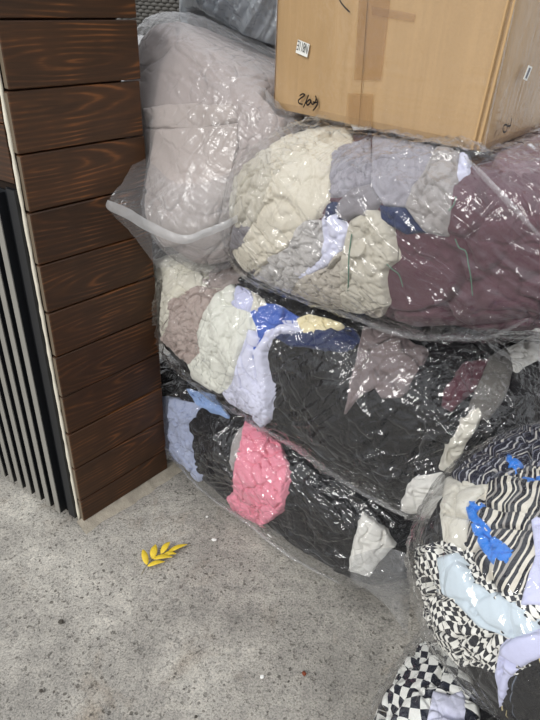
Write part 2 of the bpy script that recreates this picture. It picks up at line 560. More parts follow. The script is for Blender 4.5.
# ------------------------------------------------------------------ floor
def build_floor():
    xs = np.concatenate([np.linspace(-6, -1.6, 12)[:-1], np.linspace(-1.6, 1.6, 215), np.linspace(1.6, 6, 12)[1:]])
    ys = np.concatenate([np.linspace(-5, 0.3, 14)[:-1], np.linspace(0.3, 2.4, 141), np.linspace(2.4, 8, 14)[1:]])
    X, Y = np.meshgrid(xs, ys, indexing='ij')
    P = np.stack([X.ravel(), Y.ravel(), np.zeros(X.size)], 1)
    P[:, 2] = 0.004*perlin(P*3.1, 4)+0.0022*perlin(P*14, 5)-0.004
    nx, ny = len(xs), len(ys)
    idx = np.arange(nx*ny).reshape(nx, ny)
    Q = np.stack([idx[:-1, :-1], idx[1:, :-1], idx[1:, 1:], idx[:-1, 1:]], -1).reshape(-1, 4)
    o = obj_np('floor', P, Q, M['concrete'])
    tag(o, 'rough speckled grey concrete ground with brown stains', None, None, 'structure')
build_floor()

# ------------------------------------------------------------------ plank-clad pillar and slatted panel
WL = 0.352                                    # width of the plank face
PT = 0.019                                    # plank thickness
_dl = np.array([-0.839, 0.545])               # direction of the panel face in plan
LEFT = np.array([_dl[0]*EU[0]+_dl[1]*EU[1], _dl[0]*EN[0]+_dl[1]*EN[1]])   # same in (u, n)
ROT = math.atan2(EU[1], EU[0])
def build_pillar():
    c0 = np.array([-PT, WL-0.004]); c1 = c0+LEFT*0.75
    plan = [Lv((u, n, 0))[:2] for u, n in [(-PT, 0.045), (-PT, WL-0.006), (c1[0], c1[1]-0.006), (c1[0], 0.045)]]
    core = prism('wall_left', plan, 0.0, 2.6, M['core'])
    tag(core, 'pillar clad in dark stained wooden planks', None, None, 'structure')
    zs = [0.012, 0.103]+[0.103+0.133*k for k in range(1, 18)]
    zs[1] = 0.103
    def plank_mesh(h, key):
        bm = box_bm(-PT, 0.0, 0.0, WL, -h/2, h/2, 0.0022, 1)
        me = bpy.data.meshes.new('plank'); bm.to_mesh(me); bm.free()
        me.materials.append(M['wood']); me.materials.append(M['endgrain'])
        for p in me.polygons:
            if p.normal.y > 0.9: p.material_index = 1
        return me
    full = plank_mesh(0.129, 0)
    first = plank_mesh(zs[1]-zs[0]-0.004, 1)
    rnd = random.Random(5)
    for k in range(len(zs)-1):
        o = bpy.data.objects.new('plank', first if k == 0 else full)
        COL.objects.link(o)
        o.parent = core
        # local x = u, local y = -n mirrored so that the end grain faces the corner
        mt = Matrix(((EU[0], EN[0], 0, 0), (EU[1], EN[1], 0, 0), (0, 0, 1, 0), (0, 0, 0, 1)))
        mt.translation = Vector(L(rnd.uniform(-0.0015, 0.0015), rnd.uniform(-0.003, 0.002), (zs[k]+zs[k+1])/2))
        o.matrix_world = mt
    # light sealant bead along the corner
    pts = []
    for k in range(60):
        z = 0.01+k*0.0245
        p = L(-PT*1.15+0.0004*math.sin(k*1.7), WL+0.0035+0.0003*math.sin(k*2.9), z)
        pts.append(p)
    V, F = tube(pts, [0.0048+0.0006*math.sin(k*1.3)+0.0005*math.sin(k*3.7) for k in range(60)], 7)
    bead = obj('sealant_bead', V, F, M['bead'], core, True)
    # boards over the panel on the other face
    a = c0+LEFT*0.012; b = c0+LEFT*0.75
    nn = np.array([-LEFT[1], LEFT[0]])
    if nn[1] < 0: nn = -nn
    for k in range(9):
        z0, z1 = 1.10+0.133*k, 1.10+0.133*k+0.129
        pl = [Lv((*q, 0))[:2] for q in (a, b, b+nn*0.012, a+nn*0.012)]
        prism('plank', pl, z0, z1, M['wood'], core)
    # slatted metal panel
    root = empty('slatted_panel', L(c0[0], c0[1], 0.02))
    tag(root, 'black vertical slatted metal panel, lit fronts coloured grey, beside the wooden pillar', 'panel')
    def pr(name, s0, s1, d0, d1, z0, z1, mat):
        pl = [Lv((*(c0+LEFT*s+nn*d), 0))[:2] for s, d in ((s0, d0), (s1, d0), (s1, d1), (s0, d1))]
        return keep(prism(name, pl, z0, z1, mat), root)
    pr('back_plate', 0.012, 0.74, 0.0, 0.006, 0.022, 1.075, M['blackmetal'])
    pr('side_frame', 0.010, 0.040, 0.006, 0.018, 0.020, 1.085, M['blackmetal'])
    pr('side_frame', 0.040, 0.050, 0.006, 0.012, 0.020, 1.085, M['blackmetal'])
    s = 0.066
    while s < 0.72:
        sl = pr('slat', s, s+0.021, 0.006, 0.030, 0.020, 1.07, M['blackmetal'])
        fc_ = pr('lit_slat_face', s-0.0004, s+0.0214, 0.0296, 0.0325, 0.0205, 1.069, M['slat'])  # thin cap paints the lit front of the black slat
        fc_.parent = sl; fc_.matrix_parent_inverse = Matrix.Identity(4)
        s += 0.0485
    # mortar fillet at the foot of the plank face
    N, Kx = 90, 9
    P = []
    for i in range(N):
        n = WL+0.02-(WL+0.12)*i/(N-1)
        for j in range(Kx):
            t = j/(Kx-1)
            P.append((-0.012+t*0.052, n, 0))
    P = np.array(P)
    t = np.tile(np.linspace(0, 1, Kx), N)
    P[:, 0] += 0.012*t*perlin(P*np.array([0, 18, 0])+3.3, 8)
    P[:, 2] = 0.020*(1-t)**1.2+0.004*perlin(P*40, 3)*(1-t)-0.006*t+0.006*(1-t)*perlin(P*np.array([0, 12, 0])+1.5, 9)
    idx = np.arange(N*Kx).reshape(N, Kx)
    Q = np.stack([idx[:-1, :-1], idx[:-1, 1:], idx[1:, 1:], idx[1:, :-1]], -1).reshape(-1, 4)
    o = obj_np('trim_1', Lv(P), Q, M['mortar'])
    tag(o, 'sandy mortar fillet along the foot of the plank pillar', None, None, 'structure')
build_pillar()

# ------------------------------------------------------------------ bags of clothes
def lattice(ku, kn, kz):
    K = (ku, kn, kz)
    pts, quads, off = [], [], 0
    for ax in range(3):
        b, c = (ax+1) % 3, (ax+2) % 3
        for side in (0, 1):
            I, J = np.meshgrid(np.arange(K[b]+1), np.arange(K[c]+1), indexing='ij')
            p = np.zeros((I.size, 3), np.int64)
            p[:, ax] = K[ax]*side
            p[:, b] = I.ravel(); p[:, c] = J.ravel()
            idx = np.arange(I.size).reshape(I.shape)+off
            q = np.stack([idx[:-1, :-1], idx[1:, :-1], idx[1:, 1:], idx[:-1, 1:]], -1).reshape(-1, 4)
            if side: q = q[:, ::-1]      # the (u, n, z) frame is left-handed
            pts.append(p); quads.append(q); off += I.size
    P = np.concatenate(pts); Q = np.concatenate(quads)
    key = (P[:, 0]*(kn+1)+P[:, 1])*(kz+1)+P[:, 2]
    _, first, inv = np.unique(key, return_index=True, return_inverse=True)
    return P[first]/np.array(K)*2-1, inv.ravel()[Q]

OFF_FILM = 0.012
class Bag:
    def __init__(self, c, h, p=3.0, rot=(0, 0, 0), lump=0.03, seed=1, zmin=None, lfreq=4.0, bulges=(), pinch=()):
        self.c, self.h, self.p = np.array(c, float), np.array(h, float), p
        rx, ry, rz = [math.radians(a) for a in rot]
        R = (Matrix.Rotation(rz, 3, 'Z') @ Matrix.Rotation(ry, 3, 'Y') @ Matrix.Rotation(rx, 3, 'X'))
        self.R = np.array(R)
        self.rest = ()
        self.lid = False
        self.zmax = None
        self.lump, self.seed, self.zmin, self.lf, self.bulges, self.pinch = lump, seed, zmin, lfreq, bulges, pinch
    def surf(self, c):
        """unit box lattice -> world position and normal"""
        q = c/((np.abs(c)**self.p).sum(1)**(1/self.p))[:, None]
        pos = q*self.h
        nr = np.sign(q)*np.abs(q)**(self.p-1)/self.h
        nr /= np.linalg.norm(nr, axis=1)[:, None]
        pos = pos @ self.R.T+self.c
        nr = nr @ self.R.T
        d = self.lump*(perlin(pos*self.lf, self.seed)+0.45*perlin(pos*self.lf*2.3, self.seed+5))
        for (bu, bn, bz, rad, amp) in self.bulges:
            r2 = ((pos-np.array([bu, bn, bz]))**2).sum(1)
            d = d+amp*np.exp(-r2/(rad*rad))
        pos = pos+nr*d[:, None]
        for b in self.rest:
            zt = b.top(pos[:, 0], pos[:, 1])+2*OFF_FILM+0.002
            k = 0.02
            z = pos[:, 2]-zt
            pos[:, 2] = np.where(z > k, pos[:, 2], zt+k*np.exp(np.minimum((z-k)/k, 0)))
        if self.zmin is not None:
            k = 0.03
            z = pos[:, 2]-self.zmin
            pos[:, 2] = self.zmin+np.where(z > k, z, k*np.exp(np.minimum((z-k)/k, 0)))
        # the part beside the pillar stays behind its planks
        tk = 1-sstep(0.0, 0.035, pos[:, 0])
        pos[:, 1] = np.where(pos[:, 1] > -0.032, pos[:, 1]+(-0.032-pos[:, 1])*tk, pos[:, 1])
        if self.zmax is not None:
            z = pos[:, 2]
            pos[:, 2] = self.zmax-np.log1p(np.exp(np.clip((self.zmax-z)/0.012, -40, 40)))*0.012
        if self.lid: pos = box_lid(pos)
        return Lv(pos), nr @ FR
    def top(self, u, n):
        """height of the top of the bag over (u, n)"""
        x = (u-self.c[0])/self.h[0]; y = (n-self.c[1])/self.h[1]
        r = np.maximum(0, 1-np.abs(x)**self.p-np.abs(y)**self.p)
        tilt = self.R[2, 0]/max(self.R[0, 0], 0.3)
        z = self.c[2]+tilt*(u-self.c[0])+self.h[2]*(r**(1/self.p))
        return np.where(r > 0, z, -9.0)
    def grid(self, sp):
        k = np.maximum(6, (2*self.h/sp).astype(int))
        return lattice(*k)
    def facing(self, P, N):
        v = CAM-P
        return (v*N).sum(1)/np.linalg.norm(v, axis=1)

def compact(mask_q, Q):
    Q = Q[mask_q]
    u, inv = np.unique(Q, return_inverse=True)
    return u, inv.reshape(-1, 4)

def poly_sd(x, y, poly):
    poly = np.array(poly, float)
    d2 = np.full(len(x), 1e9)
    ins = np.zeros(len(x), bool)
    n = len(poly)
    for i in range(n):
        ax, ay = poly[i]; bx, by = poly[(i+1) % n]
        ex, ey = bx-ax, by-ay
        wx, wy = x-ax, y-ay
        t = np.clip((wx*ex+wy*ey)/(ex*ex+ey*ey+1e-9), 0, 1)
        d2 = np.minimum(d2, (wx-ex*t)**2+(wy-ey*t)**2)
        cr = ((ay > y) != (by > y)) & (x < (bx-ax)*(y-ay)/(by-ay+1e-12)+ax)
        ins ^= cr
    return np.where(ins, 1, -1)*np.sqrt(d2)

def cloth_wrinkle(p, seed, facet=20.0, amp=0.005, fold_dir=None, fold=0.004, fold_freq=13.0):
    w1 = p+0.035*pvec(p*7, seed)+0.010*pvec(p*24, seed+3)
    mk = sstep(-0.35, 0.35, perlin(p*8, seed+61))
    e, fc = worley(w1*facet, seed)
    d = amp*(0.8*fc-2.2*mk*np.exp(-(e/0.055)**2))
    e2, fc2 = worley((w1+0.013*pvec(p*30, seed+9))*facet*2.1, seed+31)
    d += amp*0.42*(fc2-1.8*(1-mk)*np.exp(-(e2/0.08)**2))
    th = (seed*2.399) % 3.14159
    if fold_dir is None:
        fold_dir = (math.cos(th), 0.3, math.sin(th)); fold = amp*0.55
    if fold_dir is not None:
        a = np.array(fold_dir, float) @ FR; a /= np.linalg.norm(a)
        pp = p+0.03*pvec(p*5, seed+12)
        s = pp*fold_freq-np.outer((pp @ a)*fold_freq*0.86, a)
        d += fold*np.cos(4.5*perlin(s, seed+40))*0.7
    return d

def film_wrinkle(p, seed, dirs, amp=0.004, facets=0.0):
    d = 0.0025*perlin(p*11, seed)
    if facets:
        # crumpled film: long flat facets meeting in sharp ridges
        a = np.array(dirs[0][0], float); a = (a/np.linalg.norm(a)) @ FR
        pp = p+0.02*pvec(p*9, seed+50)
        s = pp-np.outer((pp @ a)*0.72, a)
        mk = 0.25+0.75*sstep(-0.40, 0.1, perlin(p*4.5+2.7, seed+51))
        e, fc = worley(s*24, seed+52)
        d = d+facets*mk*(0.9*fc+0.5*np.exp(-(e/0.10)**2))
        e, fc = worley(s*62, seed+53)
        d = d+facets*mk*0.22*(fc+0.5*np.exp(-(e/0.14)**2))
    for k, (dv, fr, am) in enumerate(dirs):
        a = np.array(dv, float); a = (a/np.linalg.norm(a)) @ FR
        pp = p+0.025*pvec(p*6, seed+k*11)
        s = pp-np.outer((pp @ a)*0.93, a)
        r = 1-np.abs(perlin(s*fr, seed+k*5+1))*2.6
        r = np.maximum(r, 0)**1.5
        mk = sstep(-0.15, 0.25, perlin(p*5.5+k*3.1, seed+k*3+2))
        d = d+am*amp*r*mk
        r2 = np.maximum(1-np.abs(perlin(s*fr*2.3, seed+k*5+77))*2.8, 0)**2.2
        d = d+am*amp*0.45*r2*mk
    return d

def add_base(bag, name, label, cat, mat, sp=0.005, off=-0.012, w=None, uvdirs=None, group=None):
    w = w or {}
    c, Q = bag.grid(sp)
    P, N = bag.surf(c)
    fq = bag.facing(P, N)[Q].max(1)
    u, q1 = compact(fq > -0.35, Q)
    o1 = off+cloth_wrinkle(P[u], bag.seed+100, **w)
    px, py, pz = project(P[u])
    for pl in getattr(bag, 'polys', ()):
        o1 = o1-0.030*sstep(0.5, 5.0, poly_sd(px, py, pl))
    P1 = P[u]+N[u]*np.maximum(o1, -0.05)[:, None]
    c2, Q2 = bag.grid(0.03)
    P2, N2 = bag.surf(c2)
    f2 = bag.facing(P2, N2)[Q2].min(1)
    v, q2 = compact(f2 < -0.22, Q2)
    P2 = P2[v]+N2[v]*(off-0.004)
    V = np.concatenate([P1, P2]); QQ = np.concatenate([q1, q2+len(P1)])
    V[:, 2] = np.maximum(V[:, 2], 0.004)
    uv = None
    if uvdirs is not None:
        uv = np.stack([V @ (np.array(d) @ FR) for d in uvdirs], 1)+0.02*pvec(V*12, 5)[:, :2]
    o = obj_np(name, V, QQ, mat, uv=uv)
    return tag(o, label, cat, group)

def largest(Q, n):
    """faces of the largest connected piece"""
    lab = np.arange(n)
    for _ in range(400):
        mn = lab[Q].min(1)
        new = lab.copy()
        for k in range(4):
            np.minimum.at(new, Q[:, k], mn)
        new = new[new]
        if (new == lab).all(): break
        lab = new
    ql = lab[Q[:, 0]]
    v, c = np.unique(ql, return_counts=True)
    return ql == v[c.argmax()]

def fill(bag, items, group, base, sp=0.0028, edge=1.4, marg=0.011, puff=0.0045, back=-0.3, uvwarp=0.02):
    """the garments of one bag: outlines come from the photograph, depth from the bag's surface;
    whatever lies under another garment is pressed inwards"""
    c, Q = bag.grid(sp)
    P, N = bag.surf(c)
    x, y, z = project(P)
    fc = bag.facing(P, N)
    sds = []
    for it in items:
        seed = zlib.crc32(it[1].encode()) % 1000
        pl = np.array(it[2], float)
        m = (fc > back) & (x > pl[:, 0].min()-9) & (x < pl[:, 0].max()+9) & (y > pl[:, 1].min()-9) & (y < pl[:, 1].max()+9)
        idx = np.nonzero(m)[0]
        sdm = np.full(len(P), -9.0)
        pj = P[idx]
        sdm[idx] = (poly_sd(x[idx], y[idx], pl)+edge*(perlin(pj*22, seed)+0.4*perlin(pj*70, seed+1)))*z[idx]/FPX
        sds.append(sdm)
    for gi, it in enumerate(items):
        nm, lb, po, mt, ly, w = it[:6]
        uvd = it[6] if len(it) > 6 else None
        seed = zlib.crc32(lb.encode()) % 1000
        sdm = sds[gi]
        mq = (sdm[Q] > -marg).all(1)
        if not mq.any():
            print('EMPTY garment', lb); continue
        u, q = compact(mq, Q)
        kp = largest(q, len(u))
        u2, q = compact(kp, q); u = u[u2]
        d = sdm[u]
        wr = cloth_wrinkle(P[u], seed, **w)
        wr = np.where(wr < -0.004, -0.004-0.011*np.tanh((-0.004-wr)/0.011), wr)
        off = -0.008+0.0020*ly+puff*(1-np.exp(-np.maximum(d, 0)/0.007))+wr*sstep(-0.003, 0.006, d)-np.where(d < 0, -d*2.4, 0)
        for gj, o2 in enumerate(items):
            if o2[4] > ly or (o2[4] == ly and gj > gi):
                off = off-0.022*sstep(0.003, 0.012, sds[gj][u])
        off = OFF_FILM-0.003-np.log1p(np.exp((OFF_FILM-0.003-off)/0.0025))*0.0025
        V = P[u]+N[u]*off[:, None]
        V[:, 2] = np.maximum(V[:, 2], 0.005)
        uv = None
        if uvd is not None:
            pu = P[u]
            uv = np.stack([pu @ (np.array(dd, float)/np.linalg.norm(dd) @ FR) for dd in uvd], 1)+uvwarp*pvec(pu*9, seed)[:, :2]+uvwarp*0.4*pvec(pu*26, seed+2)[:, :2]
        tag(obj_np(nm, V, q, FB[mt], uv=uv), lb, 'clothing', group)
    bag.polys = [it[2] for it in items]
    add_base(bag, base[0], base[1], 'clothing', FB[base[2]], w=base[3], group=group)

def add_film(bag, root, mat, dirs, sp=0.0045, off=OFF_FILM, amp=0.004, name='plastic_film', facets=0.0):
    c, Q = bag.grid(sp)
    P, N = bag.surf(c)
    fq = bag.facing(P, N)[Q].max(1)
    u, q1 = compact(fq > -0.25, Q)
    P1 = P[u]+N[u]*(off+film_wrinkle(P[u], bag.seed+200, dirs, amp, facets))[:, None]
    c2, Q2 = bag.grid(0.03)
    P2, N2 = bag.surf(c2)
    f2 = bag.facing(P2, N2)[Q2].min(1)
    v, q2 = compact(f2 < -0.15, Q2)
    P2 = P2[v]+N2[v]*off
    V = np.concatenate([P1, P2]); QQ = np.concatenate([q1, q2+len(P1)])
    V[:, 2] = np.maximum(V[:, 2], 0.0025)
    a = np.array(dirs[0][0], float); a = (a/np.linalg.norm(a)) @ FR
    sx_ = V @ a
    ac = (V @ EZ)*1.0-sx_*a[2]+0.35*(V @ EN)
    wv = 0.02*pvec(V*5, bag.seed)
    uv = np.stack([sx_+wv[:, 0], ac+wv[:, 1]], 1)
    return keep(obj_np(name, V, QQ, mat, uv=uv), root)

def bag_root(bag, label, name='clothing_bag', group='plastic bags stuffed with clothes'):
    c = bag.c
    r = empty(name, L(c[0], c[1], max(0.0, c[2]-bag.h[2])))
    return tag(r, label, 'bag', group)

def catmull(P, n):
    """smoothly resample control rows (k,3) to n points"""
    P = np.asarray(P, float)
    k = len(P)
    t = np.linspace(0, k-1, n)
    i = np.clip(t.astype(int), 0, k-2)
    f = (t-i)[:, None]
    p0 = P[np.maximum(i-1, 0)]; p1 = P[i]; p2 = P[i+1]; p3 = P[np.minimum(i+2, k-1)]
    return 0.5*(2*p1+(p2-p0)*f+(2*p0-5*p1+4*p2-p3)*f*f+(3*p1-p0-3*p2+p3)*f**3)
def patch(name, rows, mat, root, nu=50, nv=50, amp=0.004, seed=1, freq=30, thick=0.0):
    """loose sheet through control rows of (px, py, n) """
    G = np.array([[on_n(*p) for p in r] for r in rows])
    A = np.stack([catmull(r, nu) for r in G])
    B = np.stack([catmull(A[:, j], nv) for j in range(nu)], 1)      # nv x nu x 3
    V = B.reshape(-1, 3)
    dn = (EN*0.8+np.array([0, 0, 0.4]))
    V = V+dn*(amp*(1-np.abs(perlin(V*freq, seed))*2.2)+amp*0.4*perlin(V*freq*2.5, seed+2))[:, None]
    idx = np.arange(nv*nu).reshape(nv, nu)
    Q = np.stack([idx[:-1, :-1], idx[1:, :-1], idx[1:, 1:], idx[:-1, 1:]], -1).reshape(-1, 4)
    uv = np.stack([V @ EU, V @ EZ], 1)
    o = obj_np(name, V, Q, mat, uv=uv)
    if thick:
        md = o.modifiers.new('thickness', 'SOLIDIFY'); md.thickness = thick
    return keep(o, root)

# footprint of the cardboard box that stands on the bags
BZ = 1.262
A0 = floorpt(272, 108, BZ); A1 = floorpt(483, 153, BZ)
bx = A1-A0; BW = np.linalg.norm(bx); bx = bx/BW
_sa = math.radians(37)
by = np.array([math.sin(_sa), math.cos(_sa), 0])
BD, BH = 0.46, 0.47
n_front = np.array([bx[1], -bx[0], 0]); n_front = n_front/np.linalg.norm(n_front)
if n_front @ (CAM-A0) < 0: n_front = -n_front
n_side = np.array([by[1], -by[0], 0])
if n_side @ (CAM-A1) < 0: n_side = -n_side
def box_lid(pos):
    """press the bag down where the box stands on it"""
    w = Lv(pos)-A0
    M2 = np.linalg.inv(np.stack([bx[:2], by[:2]], 1))
    ab = w[:, :2] @ M2.T
    ins = sstep(-0.03, 0.005, np.minimum(np.minimum(ab[:, 0], BW-ab[:, 0]), np.minimum(ab[:, 1], BD-ab[:, 1])))
    lim = BZ-OFF_FILM-0.003
    z = pos[:, 2]
    pos[:, 2] = np.where(z > lim, z+(lim-z)*ins, z)
    return pos
# fabrics
FB = {}
def fb(k, rgb, **kw):
    FB[k] = fabric(k+'_cloth', rgb, **kw)
fb('cream', (204, 197, 181)); fb('cream_yellow', (226, 214, 176)); fb('ivory', (212, 208, 194))
fb('lavgrey', (150, 147, 154)); fb('warmgrey', (158, 153, 151)); fb('midgrey', (130, 126, 130))
fb('heather', (194, 190, 187), heather=0.35); fb('beigeheather', (188, 180, 168), heather=0.30)
fb('oat', (194, 188, 174), heather=0.15)
fb('lilacwhite', (208, 209, 228)); fb('lilac', (198, 200, 228))
fb('maroon', (92, 66, 74)); fb('maroon_dark', (84, 52, 60)); fb('mauve', (120, 98, 104))
fb('taupe', (176, 161, 154), heather=0.12); fb('white', (216, 216, 206)); fb('purewhite', (220, 218, 212))
fb('blue', (68, 98, 178)); fb('navy', (40, 50, 84)); fb('black', (25, 25, 27)); fb('charcoal', (54, 56, 58))
fb('mauvegrey', (122, 110, 110), heather=0.2); fb('olivegrey', (104, 101, 97)); fb('browngrey', (112, 104, 98))
fb('bluegrey', (160, 168, 192)); fb('sky', (140, 166, 210)); fb('pink', (226, 142, 160)); fb('bone', (200, 196, 184))
fb('paleblue', (196, 208, 216)); fb('brightblue', (42, 120, 210), rough=0.6); fb('stone', (172, 161, 155)); fb('stone2', (162, 151, 147))
FB['stripe'] = print_fabric('striped_cloth', 'stripe', (28, 30, 38), (206, 200, 186), 30, None)
FB['thin'] = print_fabric('thin_striped_cloth', 'thin', (30, 32, 46), (176, 172, 166), 42, None)
FB['goldline'] = print_fabric('gold_lined_cloth', 'gold', (24, 24, 26), (186, 172, 128), 14)
FB['check'] = print_fabric('small_checked_cloth', 'check', (30, 32, 40), (226, 224, 216), 150)
FB['bigcheck'] = print_fabric('large_checked_cloth', 'check', (30, 34, 46), (228, 228, 222), 48)

W_CRUMP = dict(facet=17, amp=0.014)
W_FOLD = dict(facet=11, amp=0.008, fold_dir=(0.3, 0, 1), fold=0.006, fold_freq=13)
W_SOFT = dict(facet=9, amp=0.012)
W_BIG = dict(facet=6, amp=0.010)
W_DRAPE = dict(facet=5, amp=0.004, fold_dir=(1, 0, -0.35), fold=0.005, fold_freq=12)
W_FINE = dict(facet=24, amp=0.008)

# --- lowest bag
B1 = Bag((0.36, -0.262, 0.205), (0.61, 0.30, 0.205), 3.3, rot=(0, 0, 3), lump=0.02, seed=11, zmin=0.008)
r1 = bag_root(B1, 'clear plastic bag of dark clothes lying on the concrete floor under two other bags')
add_film(B1, r1, M['film_strong'], [((1, 0, 0.5), 26, 1.0), ((1, 0, -0.4), 30, 0.9)], amp=0.006, facets=0.009, sp=0.0036)
IN1 = 'garments in the lowest bag'
fill(B1, [
    ('sweatshirt', 'light blue grey sweatshirt in lowest bag next to the wooden pillar', [(150, 396), (175, 398), (199, 404), (186, 424), (190, 462), (202, 488), (185, 495), (150, 470)], 'bluegrey', 2, W_SOFT),
    ('shirt', 'sky blue shirt corner tucked at the top of the lowest bag', [(186, 388), (214, 394), (226, 414), (212, 408), (196, 404)], 'sky', 3, W_FINE),
    ('pink_shirt', 'crumpled pink shirt in the lowest bag', [(245, 420), (260, 428), (279, 444), (288, 463), (284, 494), (280, 510), (274, 516), (265, 524), (251, 527), (240, 520), (226, 498), (235, 494), (233, 484), (234, 460), (241, 440)], 'pink', 4, W_CRUMP),
    ('printed_cloth', 'small grey white cloth beside the pink shirt in the lowest bag', [(232, 440), (243, 424), (246, 432), (240, 456), (232, 470), (228, 462)], 'warmgrey', 3, W_FINE),
    ('white_garment', 'small white garment at the end of the lowest bag near the checked cloth', [(363, 512), (383, 530), (396, 546), (379, 562), (370, 576), (350, 572), (352, 552)], 'purewhite', 4, W_SOFT),
], IN1, ('dark_garment', 'black garment filling most of the lowest clear bag on the floor', 'black', W_BIG))

# --- middle bag
B2 = Bag((0.42, -0.262, 0.635), (0.72, 0.305, 0.235), 3.3, rot=(0, 0, 3), lump=0.025, seed=23, bulges=[(0.93, 0.0, 0.44, 0.14, 0.03)])
B2.rest = (B1,)
r2 = bag_root(B2, 'clear plastic bag of black and white clothes between the lowest bag and the maroon bag')
add_film(B2, r2, M['film_strong'], [((1, 0, 0.75), 30, 1.2), ((0.6, 0, 1), 34, 1.0), ((1, 0, 0.1), 24, 0.5)], amp=0.006, facets=0.010, sp=0.0036)
IN2 = 'garments in the middle bag'
fill(B2, [
    ('cream_garment', 'cream garment folded over the left top of the middle bag', [(140, 262), (236, 235), (246, 268), (214, 288), (184, 292), (168, 304), (168, 322), (160, 345), (140, 340)], 'ivory', 1, W_FOLD),
    ('taupe_sleeve', 'smooth taupe sleeve lying over the cream garment in the middle bag', [(200, 280), (232, 250), (250, 268), (226, 288), (206, 290)], 'stone2', 2, W_SOFT),
    ('taupe_garment', 'crumpled taupe garment in the middle bag next to the pillar', [(168, 300), (184, 292), (198, 285), (214, 288), (210, 300), (201, 318), (198, 336), (201, 353), (189, 366), (177, 358), (160, 338), (169, 322)], 'taupe', 2, W_CRUMP),
    ('white_shirt', 'large white shirt in the middle of the middle bag', [(215, 294), (232, 283), (246, 300), (249, 312), (256, 330), (247, 330), (241, 345), (234, 368), (229, 389), (218, 395), (193, 380), (186, 365), (200, 353), (197, 332), (203, 312)], 'white', 3, W_BIG),
    ('lilac_shirt', 'lilac white shirt hanging below the white shirt in the middle bag', [(248, 328), (258, 338), (252, 356), (256, 386), (262, 418), (248, 414), (230, 404), (222, 394), (231, 386), (236, 366), (243, 344)], 'lilacwhite', 4, W_FOLD),
    ('lilac_sock', 'small rounded lilac sock beside the blue cloth in the middle bag', [(231, 293), (238, 286), (250, 290), (254, 300), (248, 311), (238, 310), (231, 303)], 'lilac', 5, W_SOFT),
    ('white_cloth', 'white cloth behind the lilac sock under the upper bag', [(244, 286), (262, 296), (266, 304), (250, 312), (252, 300)], 'ivory', 2, W_SOFT),
    ('blue_shirt', 'bright blue shirt in the middle bag', [(250, 311), (265, 302), (282, 306), (304, 320), (276, 328), (262, 346), (250, 364), (247, 356), (257, 336), (255, 323)], 'blue', 3, W_SOFT),
    ('navy_garment', 'dark navy garment under the black cloth in the middle bag', [(268, 334), (300, 322), (352, 326), (360, 338), (340, 348), (290, 346)], 'navy', 2, W_SOFT),
    ('pale_strap', 'long pale lilac strip of cloth along the edge of the black garment', [(264, 334), (280, 321), (296, 321), (302, 331), (280, 331), (268, 338), (262, 352), (266, 386), (266, 420), (259, 438), (252, 425), (258, 388), (254, 352)], 'lilacwhite', 5, W_FOLD),
    ('yellow_cloth', 'pale yellow cream cloth end under the upper bag', [(296, 319), (309, 314), (342, 324), (326, 332), (304, 333)], 'cream_yellow', 6, W_FINE),
    ('mauve_sweater', 'mauve grey knitted sweater in the middle bag amid black garments', [(364, 326), (401, 332), (428, 350), (410, 384), (399, 396), (380, 398), (374, 386), (360, 394), (344, 414), (350, 379)], 'mauvegrey', 3, W_SOFT),
    ('maroon_sleeve', 'small maroon sleeve in the middle bag near its right end', [(466, 362), (490, 358), (478, 383), (464, 395), (451, 410), (443, 406), (446, 388)], 'maroon_dark', 3, W_SOFT),
    ('grey_garment', 'olive grey garment at the far end of the middle bag', [(488, 358), (507, 345), (516, 361), (507, 394), (490, 418), (478, 422), (470, 412), (478, 390)], 'olivegrey', 2, W_FOLD),
    ('white_cuff', 'white cuff poking out below the maroon bag', [(507, 348), (560, 322), (560, 350), (521, 367), (513, 366)], 'purewhite', 4, W_FOLD),
    ('cream_strip', 'narrow cream strip of cloth beside the striped garments', [(479, 402), (483, 414), (464, 448), (450, 474), (440, 470), (452, 440)], 'bone', 4, W_SOFT),
    ('white_bundle', 'white bundled garment bulging from the end of the middle bag', [(409, 490), (422, 484), (441, 478), (446, 496), (438, 527), (425, 557), (401, 555), (388, 536), (399, 516)], 'purewhite', 6, W_BIG),
], IN2, ('black_garment', 'black garments filling the front of the middle bag', 'black', W_BIG))

